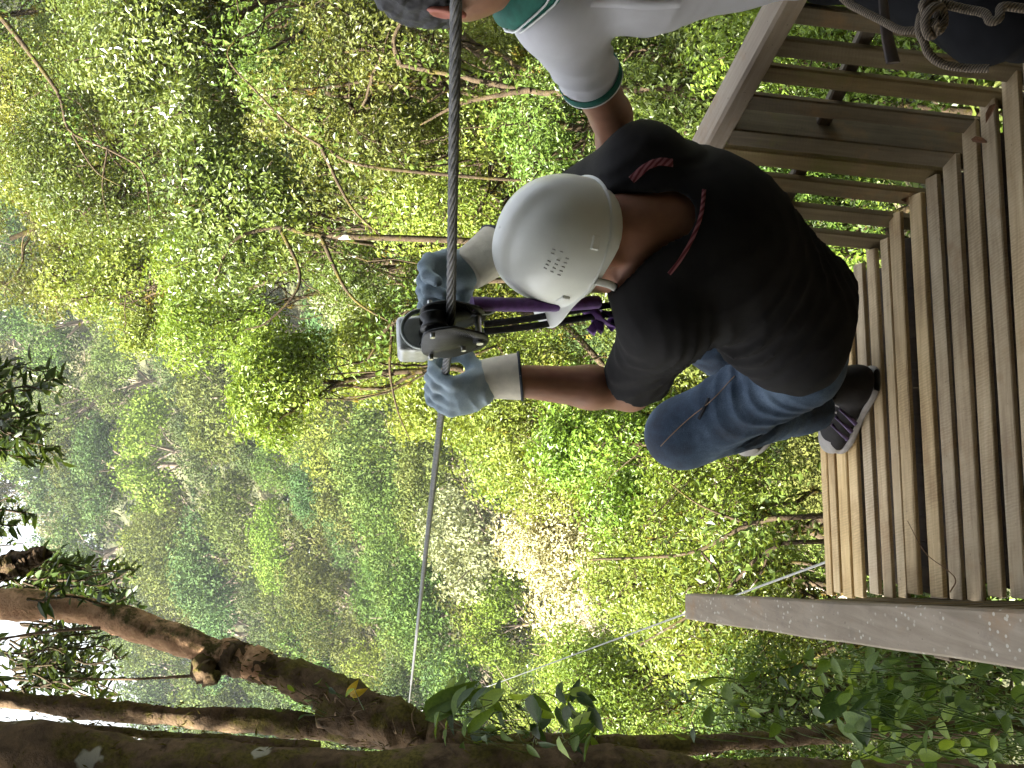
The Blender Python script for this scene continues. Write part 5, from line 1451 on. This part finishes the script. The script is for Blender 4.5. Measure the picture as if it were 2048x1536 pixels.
for s in 'LR':
    ax = unit(G[s + 'e'] - G[s + 's']); e = lerp(G[s + 's'], G[s + 'e'], .62)
    o = ring_band(e - ax * .010, ax, .0625, .018, GREEN, 'sleeve_band', polo)
    ring_band(e + ax * .000, ax, .0628, .004, WHITE, 'piping', polo)
# collar: folded flap round the neck with a pointed tip
def collar():
    nseg = 40; V = []; cols = 7
    cc = G['neck'] - gsp * .005
    tipdir = gf
    for i in range(nseg + 1):
        a = -2.75 + 5.5 * i / nseg          # 0 = back of the neck
        rad = grt * math.sin(a) - gf * math.cos(a)
        ln = .052 + .045 * math.exp(-((abs(a) - 2.35) / .38) ** 2)
        top = cc + rad * .066 + gsp * .035
        for j in range(cols + 1):
            t = j / cols
            flare = .068 + .055 * t + .012 * math.sin(t * 3.1)
            p = cc + rad * flare + gsp * (.040 - ln * t * .95) + gsp * .012 * math.sin(t * 3.1)
            if abs(a) > 1.2: p = p + gf * .018 * t
            V.append(p)
    w_ = cols + 1
    F = [(i * w_ + j, (i + 1) * w_ + j, (i + 1) * w_ + j + 1, i * w_ + j + 1) for i in range(nseg) for j in range(cols)]
    o = link('collar', np_mesh('collar', np.array(V), np.array(F)), GREEN, guide)
    md = o.modifiers.new('th', 'SOLIDIFY'); md.thickness = .004; md.offset = 1
    V = np.array(V).reshape(nseg + 1, w_, 3)
    for k_ in (.80, .93):
        jj = k_ * cols; j0 = int(jj); q = V[:, j0] * (1 - (jj - j0)) + V[:, min(j0 + 1, cols)] * (jj - j0)
        rad = q - (cc + gsp * np.dot(q - cc, gsp)[:, None] if False else cc)
        q = q + rad / np.linalg.norm(rad, axis=1)[:, None] * .004
        g = Geo(); tube(g, q, .0028, 5, flat=.6); link('stripe', g.mesh('stripe'), WHITE, o)
collar()
band('placket', polo.data, [(1180, 2), (1240, 4), (1300, 8), (1360, 4)], .02, POLO, guide, th=.003)
# trousers and boots
f = Field(*bounds([G[a + b] for a in 'LR' for b in 'hka'] + [G['pel']], .17), .011)
f.add(f.ell(G['pel'], GA, (.17, .13, .11)), 0); f.add(f.ell(G['pel'] + gsp * .08, GA, (.165, .125, .07)), .05)
for s in 'LR':
    f.add(f.cone(G[s + 'h'], G[s + 'k'], .10, .078), .05); f.add(f.cone(G[s + 'k'], G[s + 'a'], .076, .062), .04)
f.noise(.003, 18, 33); f.folds(.006, gsp, 30, G['Rk'], .16, 34, .8)
trs = link('trousers', f.mesh('trousers'), plain('black_trousers', (.007, .0075, .009), .9, .3, 20, .2, bscale=400, spec=.1), guide)
for s in 'LR':
    f = Field(G[s + 'a'] - .2, G[s + 'a'] + .2, .006); a = G[s + 'a']
    f.add(f.ell(a + [-.01, -.06, -.045], np.eye(3), (.045, .13, .05)), 0); f.add(f.cone(a, a + [0, 0, .04], .05, .05), .03); f.cut(f.plane((0, 0, .003), (0, 0, 1)), .003)
    link('boot', f.mesh('boot'), SOLE, guide)
g = Geo()
ring_band(G['pel'] + gsp * .05, gsp, .165, .045, WEB, 'harness_belt', guide)
# ropes and strap hanging from the guide's harness
ROPE, nt_, bs = new_mat('tan_rope'); v_ = objco(nt_, False)
wv = N(nt_, 'ShaderNodeTexWave', wave_type='BANDS', bands_direction='DIAGONAL'); wv.inputs['Scale'].default_value = 110; nt_.links.new(v_, wv.inputs['Vector'])
nt_.links.new(ramp(nt_, wv.outputs['Fac'], [(.2, (.05, .038, .026)), (.7, (.16, .125, .085))]), bs.inputs['Base Color']); bs.inputs['Roughness'].default_value = .85
bump(nt_, bs, wv.outputs['Fac'], .6, .003)
rope = thing('rope', 'knotted tan rope hanging in front of the nearest slats, its loose end curling out', 'rope', P(1850, 60, 1.55))
def rp(name, pts, rad, n=60):
    g = Geo(); tube(g, spline([P(*q) for q in pts], n), rad, 10); link(name, g.mesh(name), ROPE, rope)
rp('rope_end', [(1842, 30, 1.52), (1838, 60, 1.5), (1848, 85, 1.5), (1858, 108, 1.5), (1885, 128, 1.5), (1930, 136, 1.5), (1978, 137, 1.49)], .0062)
rp('rope_run', [(1640, -60, 1.62), (1690, 0, 1.6), (1725, 22, 1.58), (1765, 42, 1.56), (1800, 60, 1.54), (1838, 60, 1.53)], .0060)
rp('knot', [(1838, 62, 1.52), (1852, 34, 1.49), (1846, 10, 1.48), (1866, 0, 1.49), (1876, 30, 1.50), (1868, 66, 1.51), (1856, 70, 1.48), (1850, 42, 1.475), (1862, 18, 1.475), (1880, 14, 1.49), (1888, 40, 1.5), (1876, 62, 1.49), (1866, 44, 1.47)], .0068, 90)
rp('rope_loop', [(1880, 6, 1.5), (1930, 18, 1.5), (1968, 26, 1.49), (1980, 42, 1.48), (1998, 36, 1.48), (2004, 14, 1.49), (2040, 16, 1.5), (2100, 24, 1.5)], .0066)
g = Geo(); q = spline([P(1762, -60, 1.6), P(1768, 20, 1.58), P(1774, 70, 1.57), P(1786, 126, 1.56)], 24)
tube(g, q, np.linspace(.006, .011, 24), 8, flat=.35, naxis=CU)
st = link('hanging_strap', g.mesh('hanging_strap'), plain('dark_leather', (.05, .035, .028), .6, .3, 40, .1)); tag(st, 'short dark leather strap hanging beside the knotted rope', 'strap')
